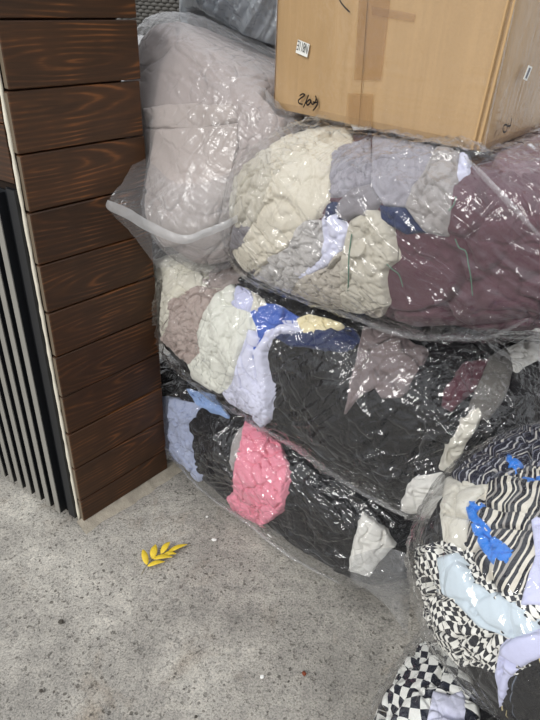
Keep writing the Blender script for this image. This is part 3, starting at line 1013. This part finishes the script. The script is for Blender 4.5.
# --- maroon bag
B3 = Bag((0.755, -0.25, 1.068), (0.475, 0.31, 0.20), 3.4, rot=(0, -6, 0), lump=0.018, seed=37, bulges=[(0.36, -0.02, 0.98, 0.16, 0.03), (1.10, 0.02, 0.94, 0.17, -0.06)])
B3.rest = (B2,)
B3.lid = True
B3.zmax = 1.262
r3 = bag_root(B3, 'clear plastic bag of maroon and beige clothes under the cardboard box')
add_film(B3, r3, M['film'], [((1, 0, -0.55), 26, 1.2), ((1, 0, -0.3), 34, 1.0)], amp=0.008, facets=0.006)
IN3 = 'garments in the bag under the box'
fill(B3, [
    ('oat_lining', 'pale oat garment edge at the left end of the bag under the box', [(205, 120), (300, 105), (290, 160), (262, 200), (258, 240), (262, 292), (240, 300), (205, 290)], 'oat', 1, W_SOFT),
    ('grey_hem', 'grey hem along the cream shirt at the left end of the upper bag', [(232, 226), (248, 228), (242, 254), (258, 268), (254, 290), (240, 284), (228, 262)], 'midgrey', 2, W_SOFT),
    ('ribbed_top', 'bunched ribbed cream top right under the cardboard box', [(270, 105), (352, 120), (352, 140), (332, 154), (300, 152), (285, 168), (268, 175)], 'cream', 1, W_FOLD),
    ('cream_shirt', 'long smooth cream shirt at the left end of the bag under the box', [(290, 150), (331, 153), (328, 198), (317, 217), (292, 238), (267, 262), (244, 276), (225, 268), (224, 250), (240, 246), (250, 226), (262, 200), (275, 167)], 'cream', 3, W_BIG),
    ('grey_shirt', 'grey shirt squeezed beside the cream shirt under the box', [(330, 150), (369, 134), (371, 170), (362, 182), (342, 196), (328, 196)], 'lavgrey', 2, W_CRUMP),
    ('lavender_shirt', 'smooth lavender grey shirt just under the box edge', [(374, 134), (438, 142), (424, 168), (410, 188), (404, 206), (383, 204), (370, 184)], 'lavgrey', 3, W_BIG),
    ('grey_tee', 'warm grey tee hanging over the maroon garment under the box', [(438, 144), (460, 148), (456, 172), (450, 180), (449, 207), (443, 235), (422, 230), (405, 206), (412, 186), (426, 166)], 'warmgrey', 4, W_CRUMP),
    ('grey_sleeve', 'small grey sleeve beside the white lilac cloth under the box', [(352, 186), (369, 184), (377, 202), (366, 217), (355, 214), (338, 222), (334, 206)], 'midgrey', 3, W_SOFT),
    ('navy_cloth', 'dark blue cloth showing between grey garments in the upper bag', [(326, 200), (345, 205), (342, 220), (322, 222)], 'navy', 1, W_SOFT),
    ('navy_trim', 'dark blue cloth between the grey tee and the maroon garment', [(378, 206), (404, 208), (424, 232), (404, 234), (380, 220)], 'navy', 1, W_FOLD),
    ('white_scarf', 'white lilac scarf in the middle of the bag under the box', [(322, 219), (336, 216), (346, 232), (342, 246), (328, 264), (300, 280), (298, 276), (320, 260), (324, 240)], 'lilacwhite', 5, W_SOFT),
    ('heather_shirt', 'speckled light grey shirt in the bag under the box', [(308, 216), (321, 225), (325, 255), (300, 277), (290, 293), (272, 295), (254, 278), (266, 258), (287, 250), (296, 230)], 'heather', 4, W_CRUMP),
    ('beige_shirt', 'crumpled beige speckled shirt at the bottom of the bag under the box', [(303, 276), (327, 268), (338, 253), (346, 262), (344, 296), (352, 314), (378, 312), (386, 304), (380, 317), (362, 324), (330, 319), (303, 309), (288, 294)], 'beigeheather', 5, W_CRUMP),
    ('oat_shirt', 'pale oat shirt with a green seam in the bag under the box', [(345, 243), (350, 224), (367, 210), (380, 216), (387, 230), (394, 260), (380, 270), (385, 296), (387, 305), (356, 314), (343, 310), (340, 270)], 'oat', 6, W_CRUMP),
    ('white_tag', 'small white cloth tag under the right part of the box', [(459, 152), (468, 152), (465, 168), (458, 172)], 'lilacwhite', 4, W_SOFT),
    ('mauve_garment', 'lighter mauve brown garment behind the maroon one under the box side', [(492, 150), (520, 130), (560, 105), (560, 160), (530, 168), (500, 166)], 'mauve', 2, W_FOLD),
], IN3, ('maroon_garment', 'dark maroon garment filling the right half of the bag under the box', 'maroon', W_BIG))

# --- beige bag leaning on the pillar
B4 = Bag((0.05, -0.27, 1.10), (0.32, 0.26, 0.26), 4.5, rot=(14, 20, 4), lump=0.012, seed=41, bulges=[(0.17, -0.02, 1.0, 0.14, 0.05)])
B4.rest = (B2,)
B4.lid = True
r4 = bag_root(B4, 'milky plastic bag of folded stone grey clothes leaning against the wooden pillar')
add_film(B4, r4, M['film_milky'], [((1, 0, -0.6), 26, 1.0), ((0.3, 0, 1), 30, 0.7)], amp=0.006)
IN4 = 'garments in the bag against the pillar'
fill(B4, [
    ('folded_sweater', 'puffy stone grey sweater folded in the bag against the pillar', [(146, 130), (190, 128), (236, 124), (236, 150), (224, 190), (216, 226), (180, 245), (150, 250), (140, 200)], 'stone', 4, W_DRAPE),
    ('rolled_edge', 'rolled stone grey hem across the bag against the pillar', [(142, 108), (180, 104), (230, 104), (238, 120), (200, 128), (146, 128)], 'stone', 3, W_DRAPE),
    ('folded_shirt', 'flat stone grey shirt at the right of the bag against the pillar', [(238, 100), (285, 118), (280, 160), (255, 205), (230, 235), (218, 226), (226, 190), (238, 150)], 'stone2', 3, W_DRAPE),
], IN4, ('folded_garment', 'stone grey folded garment filling the bag against the pillar', 'stone2', W_DRAPE))

# --- checked bag on the floor
B6 = Bag((1.47, 0.27, 0.215), (0.40, 0.29, 0.21), 2.8, lump=0.02, seed=67, zmin=0.008)
r6 = bag_root(B6, 'clear plastic bag of checked clothes on the floor under the striped bag')
add_film(B6, r6, M['film_strong'], [((1, 0, -0.8), 28, 1.0), ((0.8, 0, 1), 32, 0.8)], amp=0.005, facets=0.006)
IN6 = 'garments in the checked bag'
fill(B6, [
    ('checked_shirt', 'large black and white checked shirt in the floor bag', [(370, 650), (401, 640), (440, 640), (466, 664), (478, 700), (480, 740), (370, 740)], 'bigcheck', 2, W_SOFT, [(0.6, -0.1, 0.8), (0.2, 1, -0.2)]),
    ('printed_tee', 'white lilac tee with small print in the floor bag', [(434, 692), (450, 696), (464, 690), (472, 735), (425, 735)], 'lilacwhite', 5, W_SOFT, None),
], IN6, ('black_patterned_garment', 'black garment at the back of the floor bag of checked clothes', 'black', W_BIG))

# --- striped bag
B5 = Bag((1.445, 0.14, 0.675), (0.40, 0.28, 0.20), 2.8, rot=(0, 0, 0), lump=0.025, seed=53)
B5.rest = (B6,)
r5 = bag_root(B5, 'clear plastic bag of striped clothes beside the stacked bags')
add_film(B5, r5, M['film_strong'], [((1, 0, -0.6), 26, 1.0), ((1, 0.3, -0.9), 32, 0.9)], amp=0.005, facets=0.006)
IN5 = 'garments in the striped bag'
fill(B5, [
    ('checked_shirt', 'small checked black and white shirt at the end of the striped bag', [(390, 590), (404, 550), (436, 540), (468, 540), (480, 560), (560, 600), (560, 700), (480, 670), (452, 668), (425, 660), (405, 630)], 'check', 1, W_CRUMP, [(0.6, -0.1, 0.8), (0.3, 1, -0.3)]),
    ('dark_shirt', 'dark shirt with thin wavy lines on top of the striped bag', [(440, 470), (466, 440), (495, 428), (560, 400), (560, 470), (512, 474), (492, 482), (473, 481), (456, 478)], 'thin', 4, W_CRUMP, [(0.45, 0.2, 1), (1, 0, 0)]),
    ('striped_shirt', 'black and cream striped shirt in the bag of striped clothes', [(490, 482), (512, 470), (560, 462), (560, 520), (530, 518), (536, 552), (528, 592), (492, 590), (466, 545), (472, 508)], 'stripe', 5, W_FOLD, [(1, -0.12, -0.1), (0, 0, 1)]),
    ('cream_cloth', 'plain cream cloth left of the striped shirt', [(446, 473), (458, 479), (491, 481), (479, 498), (466, 513), (466, 549), (441, 540), (438, 512)], 'bone', 3, W_SOFT, None),
    ('blue_cloth', 'bright blue crumpled cloth below the cream cloth in the striped bag', [(465, 500), (482, 504), (480, 516), (492, 534), (516, 552), (508, 566), (488, 560), (474, 534)], 'brightblue', 6, W_FINE, None),
    ('blue_patch', 'small bright blue cloth on the dark wavy lined shirt', [(507, 455), (521, 463), (516, 472), (508, 466)], 'brightblue', 6, W_FINE, None),
    ('blue_edge', 'bright blue cloth edge beside the striped shirt', [(523, 480), (556, 472), (556, 486), (527, 486)], 'brightblue', 7, W_FINE, None),
    ('lilac_cloth', 'pale lilac cloth right of the striped shirt', [(532, 520), (560, 500), (560, 605), (522, 604), (536, 556)], 'lilac', 6, W_SOFT, None),
    ('lilac_collar', 'lilac white collar below the pale shirt in the striped bag', [(521, 636), (560, 628), (560, 648), (530, 660), (510, 676), (502, 704), (497, 672), (502, 647)], 'lilac', 7, W_SOFT, None),
    ('black_scarf', 'black scarf with sparse gold lines at the bottom of the striped bag', [(560, 640), (560, 740), (490, 740), (500, 706), (510, 676), (530, 660)], 'goldline', 5, W_CRUMP, [(0.8, 0.3, 0.4), (-0.2, 1, -0.2)]),
    ('pale_shirt', 'pale blue white shirt lying across the checked cloth', [(438, 558), (452, 555), (464, 571), (472, 584), (508, 602), (560, 632), (560, 650), (505, 636), (480, 626), (461, 605), (445, 594)], 'paleblue', 6, W_BIG, None),
], IN5, ('black_garment', 'black garment at the core of the bag of striped clothes', 'black', W_BIG))

# --- grey plastic bag behind
B7 = Bag((-0.10, -0.48, 1.49), (0.19, 0.13, 0.20), 2.8, lump=0.03, seed=71)
B7.rest = (B4,)
r7 = bag_root(B7, 'grey translucent plastic bag wedged between the cardboard box and the pillar', group=None, name='plastic_bag')
add_film(B7, r7, M['film_grey'], [((0.5, 0, 1), 26, 1.6), ((-0.4, 0, 1), 30, 1.2)], amp=0.014, sp=0.004)
add_base(B7, 'dark_bundle', 'dark grey bundle inside the grey translucent bag', 'clothing', FB['midgrey'], w=W_SOFT)

# --- brown grey bag at the back, past the end of the stack
B8 = Bag((1.40, -0.36, 0.62), (0.24, 0.20, 0.24), 3.0, lump=0.02, seed=83)
r8 = bag_root(B8, 'plastic bag of brown grey clothes behind the striped bag')
add_film(B8, r8, M['film'], [((1, 0, 0.6), 28, 1.0)], amp=0.006)
add_base(B8, 'brown_grey_garment', 'brown grey pleated garment in the bag behind the striped bag', 'clothing', FB['browngrey'], w=W_FOLD)

# ------------------------------------------------------------------ cardboard box
def bxp(a, b, c):
    return A0+bx*a+by*b+EZ*c
def build_box():
    root = empty('cardboard_box', (*A0[:2], BZ))
    tag(root, 'large brown cardboard box wrapped in clear film on top of the bags', 'box')
    def shell(name, off, mat, z0, z1, nseg, bul, amp, uvs=False):
        # rounded parallelogram outline, walls slightly bulged
        r = 0.012
        cor = [(0, 0), (BW, 0), (BW, BD), (0, BD)]
        ring = []
        for k in range(4):
            c0 = np.array(cor[k]); c1 = np.array(cor[(k+1) % 4])
            for j in range(nseg):
                t = (j+0.5)/nseg
                t = 0.5-0.5*math.cos(math.pi*t) if nseg > 8 else t
                ring.append((k, t, c0+(c1-c0)*t))
        V = []
        nz = 30
        for i in range(nz+1):
            tz = i/nz
            z = z0+(z1-z0)*tz
            for k, t, p in ring:
                cx, cy = BW/2, BD/2
                d = np.array([(p[0]-cx)/cx, (p[1]-cy)/cy])
                edge = min(t, 1-t)
                rr = math.exp(-edge/0.02)*0.006
                sh = off-rr+bul*math.sin(math.pi*t)*math.sin(math.pi*min(max(tz, 0), 1))
                nrm = [(0, -1), (1, 0), (0, 1), (-1, 0)][k]
                q = p+np.array(nrm)*sh
                ez = min(tz, 1-tz)*(z1-z0)
                q = q+np.array(nrm)*(-0.006*math.exp(-ez/0.006))
                V.append(bxp(q[0], q[1], z))
        V = np.array(V)
        if amp:
            cen = bxp(BW/2, BD/2, 0.2)
            out = V-cen; out[:, 2] = 0
            out /= np.linalg.norm(out, axis=1)[:, None]
            V = V+out*(amp*np.abs(perlin(V*16, 3))*1.2)[:, None]
        R = len(ring)
        F = []
        for i in range(nz):
            for k in range(R):
                F.append((i*R+k, i*R+(k+1) % R, (i+1)*R+(k+1) % R, (i+1)*R+k))
        if not amp:
            F.append(tuple(range(R))[::-1])
            F.append(tuple(range(nz*R, (nz+1)*R)))
        return V, F
    V, F = shell('body', 0, None, 0, BH, 24, 0.006, 0)
    keep(obj('body', V, F, M['kraft'], None, False), root)
    V, F = shell('film', 0.003, None, -0.004, BH, 40, 0.007, 0.0035)
    o = obj('stretch_film', V, F, M['film_box'], None, True)
    l = o.data.uv_layers.new(name='cloth')
    for lp in o.data.loops:
        v = o.data.vertices[lp.vertex_index].co
        l.data[lp.index].uv = (v.z, v.x*0.8+v.y*0.8)
    keep(o, root)
    # things on the front face
    p0f = A0+n_front*0.0078; p0s = A1+n_side*0.016
    def quad(name, px, mat, p0, nn, lift=0.0008, thick=0.0006):
        P = [on_plane(x, y, p0, nn) for x, y in px]
        c = np.array(P)
        V = [p+nn*lift for p in c]+[p+nn*(lift-thick) for p in c]
        n = len(P)
        F = [tuple(range(n)), tuple(range(n, 2*n))[::-1]]+[(i, i+n, (i+1) % n+n, (i+1) % n) for i in range(n)]
        o = obj(name, V, F, mat)
        if not o.data.uv_layers: o.data.uv_layers.new(name='cloth')
        return keep(o, root)
    quad('tape_strip', [(361, -30), (394, -30), (381, 80), (354, 80)], M['tape'], p0f, n_front)
    quad('tape_strip', [(348, 93), (373, 94), (371, 130), (345, 125)], M['tape'], p0f, n_front)
    quad('tape_strip', [(372, 6), (416, 14), (414, 22), (372, 15)], M['tape'], p0f, n_front, 0.0012)
    quad('seam_line', [(369.7, -30), (370.3, -30), (358.9, 128), (358.4, 128)], M['seam'], p0f, n_front, 0.0004, 0.0004)
    lab = quad('shipping_label', [(298.3, 39.5), (309.8, 44.2), (307.4, 57.4), (295.9, 52.6)], M['label'], p0f, n_front, 0.0010)
    def on_face_text(txt, px0, px1, h, p0, nn, parent, flip=True):
        cu = bpy.data.curves.new('label_text', 'FONT')
        cu.body = txt; cu.size = 1.0
        cu.align_x = 'CENTER'; cu.align_y = 'CENTER'
        to = bpy.data.objects.new('label_text', cu)
        COL.objects.link(to)
        dg = bpy.context.evaluated_depsgraph_get()
        me = bpy.data.meshes.new_from_object(to.evaluated_get(dg))
        COL.objects.unlink(to); bpy.data.objects.remove(to)
        me.materials.clear(); me.materials.append(M['ink'])
        xs = [v.co.x for v in me.vertices]; ys = [v.co.y for v in me.vertices]
        w0, h0 = max(xs)-min(xs), max(ys)-min(ys)
        a = on_plane(*px0, p0, nn); b = on_plane(*px1, p0, nn)
        c = (a+b)/2; ex = (b-a); w1 = np.linalg.norm(ex); ex /= w1
        ey = np.cross(nn, ex)
        if ey[2] < 0: ey = -ey
        if flip: ex, ey = -ex, -ey
        for v in me.vertices:
            q = c+ex*(v.co.x-(max(xs)+min(xs))/2)/w0*w1+ey*(v.co.y-(max(ys)+min(ys))/2)/h0*h+nn*0.0018
            v.co = q
        o = bpy.data.objects.new('label_text', me)
        COL.objects.link(o)
        o.parent = parent
        o.matrix_parent_inverse = Matrix.Identity(4)
    on_face_text('N811E', (297.8, 45.0), (308.2, 49.2), 0.019, p0f, n_front, lab)
    quad('shipping_label', [(528.2, 65), (532, 67), (526.4, 81), (523, 79)], M['label'], p0s, n_side, 0.0010)
    quad('label_print', [(528.6, 67.5), (530.2, 68.4), (526.0, 78.6), (524.6, 77.8)], M['print'], p0s, n_side, 0.0014)
    def stroke(name, lines, rad, p0, nn):
        V, F = [], []
        for ln in lines:
            P = [on_plane(x, y, p0, nn)+nn*0.0010 for x, y in ln]
            P = catmull(P, 6*len(P))
            for i, p in enumerate(P):
                d = P[min(i+1, len(P)-1)]-P[max(i-1, 0)]
                d /= np.linalg.norm(d)+1e-9
                s_ = np.cross(nn, d)
                V += [p-s_*rad, p+s_*rad]
            b = len(V)-2*len(P)
            F += [(b+2*i, b+2*i+1, b+2*i+3, b+2*i+2) for i in range(len(P)-1)]
        return keep(obj(name, V, F, M['ink']), root)
    z1 = lambda pts: [(280+x/7.2, 20+y/7.2) for x, y in pts]
    stroke('handwriting', [z1([(143, 545), (165, 532), (180, 540), (152, 562), (134, 580), (141, 600), (166, 606)]),
                           z1([(208, 538), (190, 585), (170, 630)]),
                           z1([(190, 604), (200, 585), (214, 574), (224, 580), (214, 604), (198, 612), (194, 600)]),
                           z1([(226, 578), (228, 600), (240, 606), (256, 588), (262, 560), (256, 545)]),
                           z1([(240, 588), (256, 594), (272, 590)]),
                           z1([(266, 568), (272, 600), (258, 630), (238, 652)])], 0.0016, p0f, n_front)
    stroke('marker_line', [[(335, -14), (340, 0), (344, 6), (350, 12)]], 0.0014, p0f, n_front)
    z2 = lambda pts: [(490+x/4.8, y/4.8) for x, y in pts]
    stroke('handwriting', [z2([(68, 596), (60, 612), (62, 632), (72, 632), (80, 614), (76, 598), (66, 602)]),
                           z2([(86, 590), (84, 604), (98, 602)]), z2([(103, 566), (96, 595), (90, 616)])], 0.0016, p0s, n_side)
    # raised folds of the flap edge beside the corner
    for xt, xb in ((505, 470), (512, 476)):
        q = quad('corner_fold', [(xt+7, -20), (xt+9, -20), (xb+3, 150), (xb+1, 149)], M['kraft'], p0f, n_front, 0.0016, 0.0016)
M['seam'] = plain('seam_brown', (128, 98, 64), rough=0.9)  # darker brown for the thin seam line
M['print'] = plain('grey_print', (120, 122, 130), rough=0.6)
build_box()

# ------------------------------------------------------------------ loose sheets of the bags
# hem and empty corner of the milky bag, hanging in front of the planks
patch('loose_corner', [[(142, 150, -0.04), (170, 156, -0.03), (205, 166, -0.03), (240, 170, -0.03)],
                       [(124, 180, 0.11), (155, 200, 0.12), (190, 215, 0.11), (236, 200, 0.075)],
                       [(109, 206, 0.17), (146, 226, 0.15), (182, 240, 0.13), (232, 222, 0.085)],
                       [(132, 234, 0.14), (150, 246, 0.135), (180, 254, 0.12), (230, 238, 0.08)],
                       [(157, 267, 0.10), (160, 268, 0.105), (182, 264, 0.10), (228, 247, 0.06)]], M['film_milky'], r4, 60, 60, 0.003, 5, 28)
patch('hem', [[(108, 200, 0.178), (128, 208, 0.172), (150, 221, 0.160), (182, 235, 0.142), (206, 229, 0.118), (224, 222, 0.10), (238, 215, 0.07)],
              [(106, 206, 0.180), (126, 215, 0.174), (149, 227, 0.163), (182, 240, 0.145), (206, 233, 0.121), (224, 226, 0.102), (238, 219, 0.07)],
              [(110, 211, 0.178), (127, 219, 0.172), (149, 232, 0.160), (182, 244, 0.142), (206, 237, 0.118), (224, 230, 0.10), (238, 222, 0.07)]],
      M['film_hem'], r4, 90, 12, 0.003, 6, 32)
# empty corner of the lowest bag
patch('loose_corner', [[(352, 556, 0.03), (380, 548, 0.05), (404, 552, 0.05), (412, 560, 0.04)],
                       [(352, 580, 0.02), (378, 576, 0.06), (400, 580, 0.07), (411, 590, 0.05)],
                       [(368, 590, 0.02), (388, 596, 0.05), (400, 606, 0.06), (409, 615, 0.03)],
                       [(388, 606, 0.01), (396, 618, 0.04), (402, 628, 0.045), (408, 636, 0.02)]], M['film_tail'], r1, 40, 40, 0.005, 9, 26)

# ------------------------------------------------------------------ rattan chair behind the bags
def build_rattan():
    cu, cn, zb = -1.0, -0.95, 1.335
    root = empty('rattan_chair', L(cu, cn, 0))
    tag(root, 'dark grey woven rattan bar chair behind the plastic bags', 'chair')
    hw, top = 0.42, 1.86
    # weave: horizontal strands wave over and under upright stakes
    V, F = [], []
    rows = int((top-zb)/0.0145); st = 0.024
    for r_ in range(rows):
        z = zb+0.012+r_*0.0145
        pts = []
        n = int(2*hw/(st/4))
        for i in range(n+1):
            u = -hw+2*hw*i/n
            pts.append(L(cu+u, cn+0.0065*math.sin(math.pi*u/st+(math.pi if r_ % 2 else 0)), z))
        v, f = tube(pts, 0.0082, 6)
        F += [tuple(k+len(V) for k in q) for q in f]; V += v
    o = obj('woven_panel', V, F, M['rattan'], None, True)
    keep(o, root); o['kind'] = 'stuff'
    k = -hw
    while k <= hw+1e-6:
        v, f = tube([L(cu+k, cn, zb), L(cu+k, cn, top)], 0.004, 5)
        keep(obj('stake', v, f, M['rattanrim']), root)
        k += st*2
    for z in (zb-0.012, top+0.01):
        v, f = tube([L(cu-hw-0.01, cn, z), L(cu, cn, z), L(cu+hw+0.01, cn, z)], 0.016, 10)
        keep(obj('rim', v, f, M['rattanrim'], None, True), root)
    for sx in (-1, 1):
        v, f = tube([L(cu+sx*hw, cn, 0.0), L(cu+sx*hw, cn, top)], 0.016, 8)
        keep(obj('leg', v, f, M['rattanrim'], None, True), root)
        v, f = tube([L(cu+sx*hw, cn-0.42, 0.0), L(cu+sx*hw, cn-0.40, 1.0)], 0.016, 8)
        keep(obj('leg', v, f, M['rattanrim'], None, True), root)
    pl = [L(cu-hw, cn, 0)[:2], L(cu+hw, cn, 0)[:2], L(cu+hw, cn-0.42, 0)[:2], L(cu-hw, cn-0.42, 0)[:2]]
    keep(prism('seat', pl, 0.98, 1.03, M['rattan']), root)
build_rattan()

# ------------------------------------------------------------------ fallen leaf and litter
def build_leaf():
    root = empty('fallen_leaf', floorpt(160, 557))
    tag(root, 'yellow compound leaf fallen on the concrete floor', 'leaf')
    def fl(x, y, z):
        p = floorpt(x, y); p[2] = z; return p
    Z = lambda x, y: (130+x/5.4, 530+y/5.4)
    leaflets = [((92, 192), (70, 118), 15), ((95, 200), (190, 186), 13), ((122, 160), (140, 92), 17), ((125, 160), (232, 160), 14),
                ((168, 133), (218, 78), 15), ((180, 138), (252, 144), 12), ((205, 126), (312, 92), 12)]
    for b, t_, w in leaflets:
        a = fl(*Z(*b), 0.004); c = fl(*Z(*t_), 0.012)
        d = c-a; ln = np.linalg.norm(d); d /= ln
        s_ = np.cross([0, 0, 1.0], d); s_ /= np.linalg.norm(s_)
        wd = w/5.4*0.0022*1.6
        V, F = [], []
        n = 10
        for i in range(n+1):
            t = i/n
            hw = wd*math.sin(math.pi*min(1, t**0.8*0.97+0.03))**0.8*0.5
            mid = a+d*ln*t+np.array([0, 0, 0.004*math.sin(math.pi*t)])
            for k in (-1, 0, 1):
                V.append(mid+s_*hw*2*k*0.5*2+np.array([0, 0, 0.003*abs(k)*math.sin(math.pi*t)]))
        for i in range(n):
            for k in (0, 1):
                F.append((i*3+k, i*3+k+1, i*3+k+4, i*3+k+3))
        o = obj('leaflet', V, F, M['leaf'], None, True)
        md = o.modifiers.new('thickness', 'SOLIDIFY'); md.thickness = 0.0006
        keep(o, root)
    P = [fl(*Z(*q), 0.0045) for q in [(60, 250), (92, 196), (124, 162), (172, 136), (205, 126), (330, 88)]]
    V, F = tube([tuple(p) for p in catmull(P, 24)], 0.0008, 5)
    keep(obj('stem', V, F, M['leafstem'], None, True), root)
build_leaf()
def lump(name, label, cat, px, size, mat, seed, flat=0.6, group=None):
    p = floorpt(*px)
    bm = bmesh.new()
    bmesh.ops.create_icosphere(bm, subdivisions=2, radius=1)
    rn = random.Random(seed)
    sx, sy = rn.uniform(0.7, 1.2), rn.uniform(0.7, 1.2)
    for v in bm.verts:
        k = 1+0.35*float(perlin(np.array([list(v.co)])*1.6, seed)[0])
        v.co = Vector((v.co.x*sx*size*k, v.co.y*sy*size*k, v.co.z*flat*size*k))
    o = bm_obj(name, bm, mat)
    o.location = (p[0], p[1], size*flat*0.55)
    o.rotation_euler.z = rn.uniform(0, 6)
    tag(o, label, cat, group)
lump('white_scrap', 'small white scrap on the floor beside the yellow leaf', 'scrap', (214, 540), 0.0075, M['chip'], 1, 0.35)
lump('white_scrap', 'tiny white scrap on the floor next to the lowest bag', 'scrap', (207, 517), 0.0035, M['chip'], 2, 0.5)
lump('white_scrap', 'white square scrap on open concrete near the brown seed', 'scrap', (262, 677), 0.006, M['chip'], 3, 0.3)
lump('seed', 'small brown seed lying on the open concrete floor', 'seed', (304, 674), 0.0075, M['seed'], 4, 0.7)
lump('stone_chip', 'dark stone chip on the concrete between pillar and frame edge', 'stone', (61, 622), 0.007, M['stone'], 5, 0.5)
lump('stone_chip', 'tiny dark stone chip on the concrete near the larger chip', 'stone', (41, 691), 0.0045, M['stone'], 6, 0.5)
lump('stone_chip', 'dark stone chip on bare concrete away from the scraps', 'stone', (196, 717), 0.005, M['stone'], 7, 0.5)

# ------------------------------------------------------------------ small things lying on the bag surfaces
def on_bag(bag, pts, lift):
    """points on the bag under the given pixels"""
    if not hasattr(bag, 'probe'):
        c, Q = bag.grid(0.006)
        P, N = bag.surf(c)
        k = bag.facing(P, N) > 0.02
        P, N = P[k], N[k]
        bag.probe = (P, N, *project(P)[:2])
    P, N, x, y = bag.probe
    out = []
    for px, py in pts:
        i = np.argsort((x-px)**2+(y-py)**2)[:4]
        out.append((P[i]+N[i]*lift).mean(0))
    return np.array(out)
def fold_strip(bag, root, name, px, wid, mat, lift=OFF_FILM+0.004, seed=1, n=70):
    C = catmull(on_bag(bag, px, lift), n)
    cen = Lv(bag.c)
    V = []
    K = 7
    for i, p in enumerate(C):
        d = C[min(i+1, n-1)]-C[max(i-1, 0)]; d /= np.linalg.norm(d)+1e-9
        o = CAM-p; o /= np.linalg.norm(o)
        o2 = EN*0.7+np.array([0, 0, 0.5])
        s_ = np.cross(o2, d); s_ /= np.linalg.norm(s_)
        w_ = wid*math.sin(math.pi*min(1, max(0, i/(n-1)))*0.96+0.06)**0.5
        for k in range(K):
            t = k/(K-1)*2-1
            V.append(p+s_*w_*t+o2*0.006*(1-t*t))
    V = np.array(V)
    V += (0.003*perlin(V*22, seed))[:, None]*EN
    V[:, 2] = np.maximum(V[:, 2], 0.003)
    idx = np.arange(n*K).reshape(n, K)
    Q = np.stack([idx[:-1, :-1], idx[1:, :-1], idx[1:, 1:], idx[:-1, 1:]], -1).reshape(-1, 4)
    keep(obj_np(name, V, Q, mat, uv=np.stack([V @ EU, V @ EZ], 1)), root)
M['film_fold'] = film_mat('folded_polythene', haze=0.22, gloss=1.2, hazecol=(0.88, 0.88, 0.9), rough=0.12, edge=0.1)
fold_strip(B3, r3, 'film_fold', [(300, 308), (345, 322), (386, 326), (420, 336), (455, 340), (490, 334), (530, 314)], 0.007, M['film_fold'], seed=3)
fold_strip(B3, r3, 'film_fold', [(466, 164), (490, 186), (515, 212), (545, 240)], 0.005, M['film_fold'], seed=4)
fold_strip(B2, r2, 'film_fold', [(254, 418), (290, 448), (330, 486), (366, 514), (398, 540)], 0.007, M['film_fold'], seed=5)
fold_strip(B1, r1, 'film_fold', [(182, 470), (206, 498), (240, 528), (290, 558), (340, 584)], 0.006, M['film_fold'], seed=6)
def thread(parent, bag, name, px, rad, mat, lift):
    V, F = tube([tuple(p) for p in catmull(on_bag(bag, px, lift), 30)], rad, 5)
    o = obj(name, V, F, mat, None, True)
    o.parent = bpy.data.objects[parent]
for px in ([(458, 199), (455, 206), (451, 212)], [(457, 238), (463, 246), (467, 250), (471, 264), (474, 276), (475, 293)], [(390, 262), (396, 268), (402, 274), (406, 284)]):
    thread('maroon_garment', B3, 'loose_thread', px, 0.0011, M['thread'], OFF_FILM-0.001)
thread('oat_shirt', B3, 'green_seam', [(354, 234), (352, 256), (350, 282), (348, 306)], 0.0014, M['thread'], 0.0085)
thread('dark_garment', B1, 'white_tag', [(269, 532), (271, 534), (273, 535)], 0.0022, M['chip'], OFF_FILM-0.001)
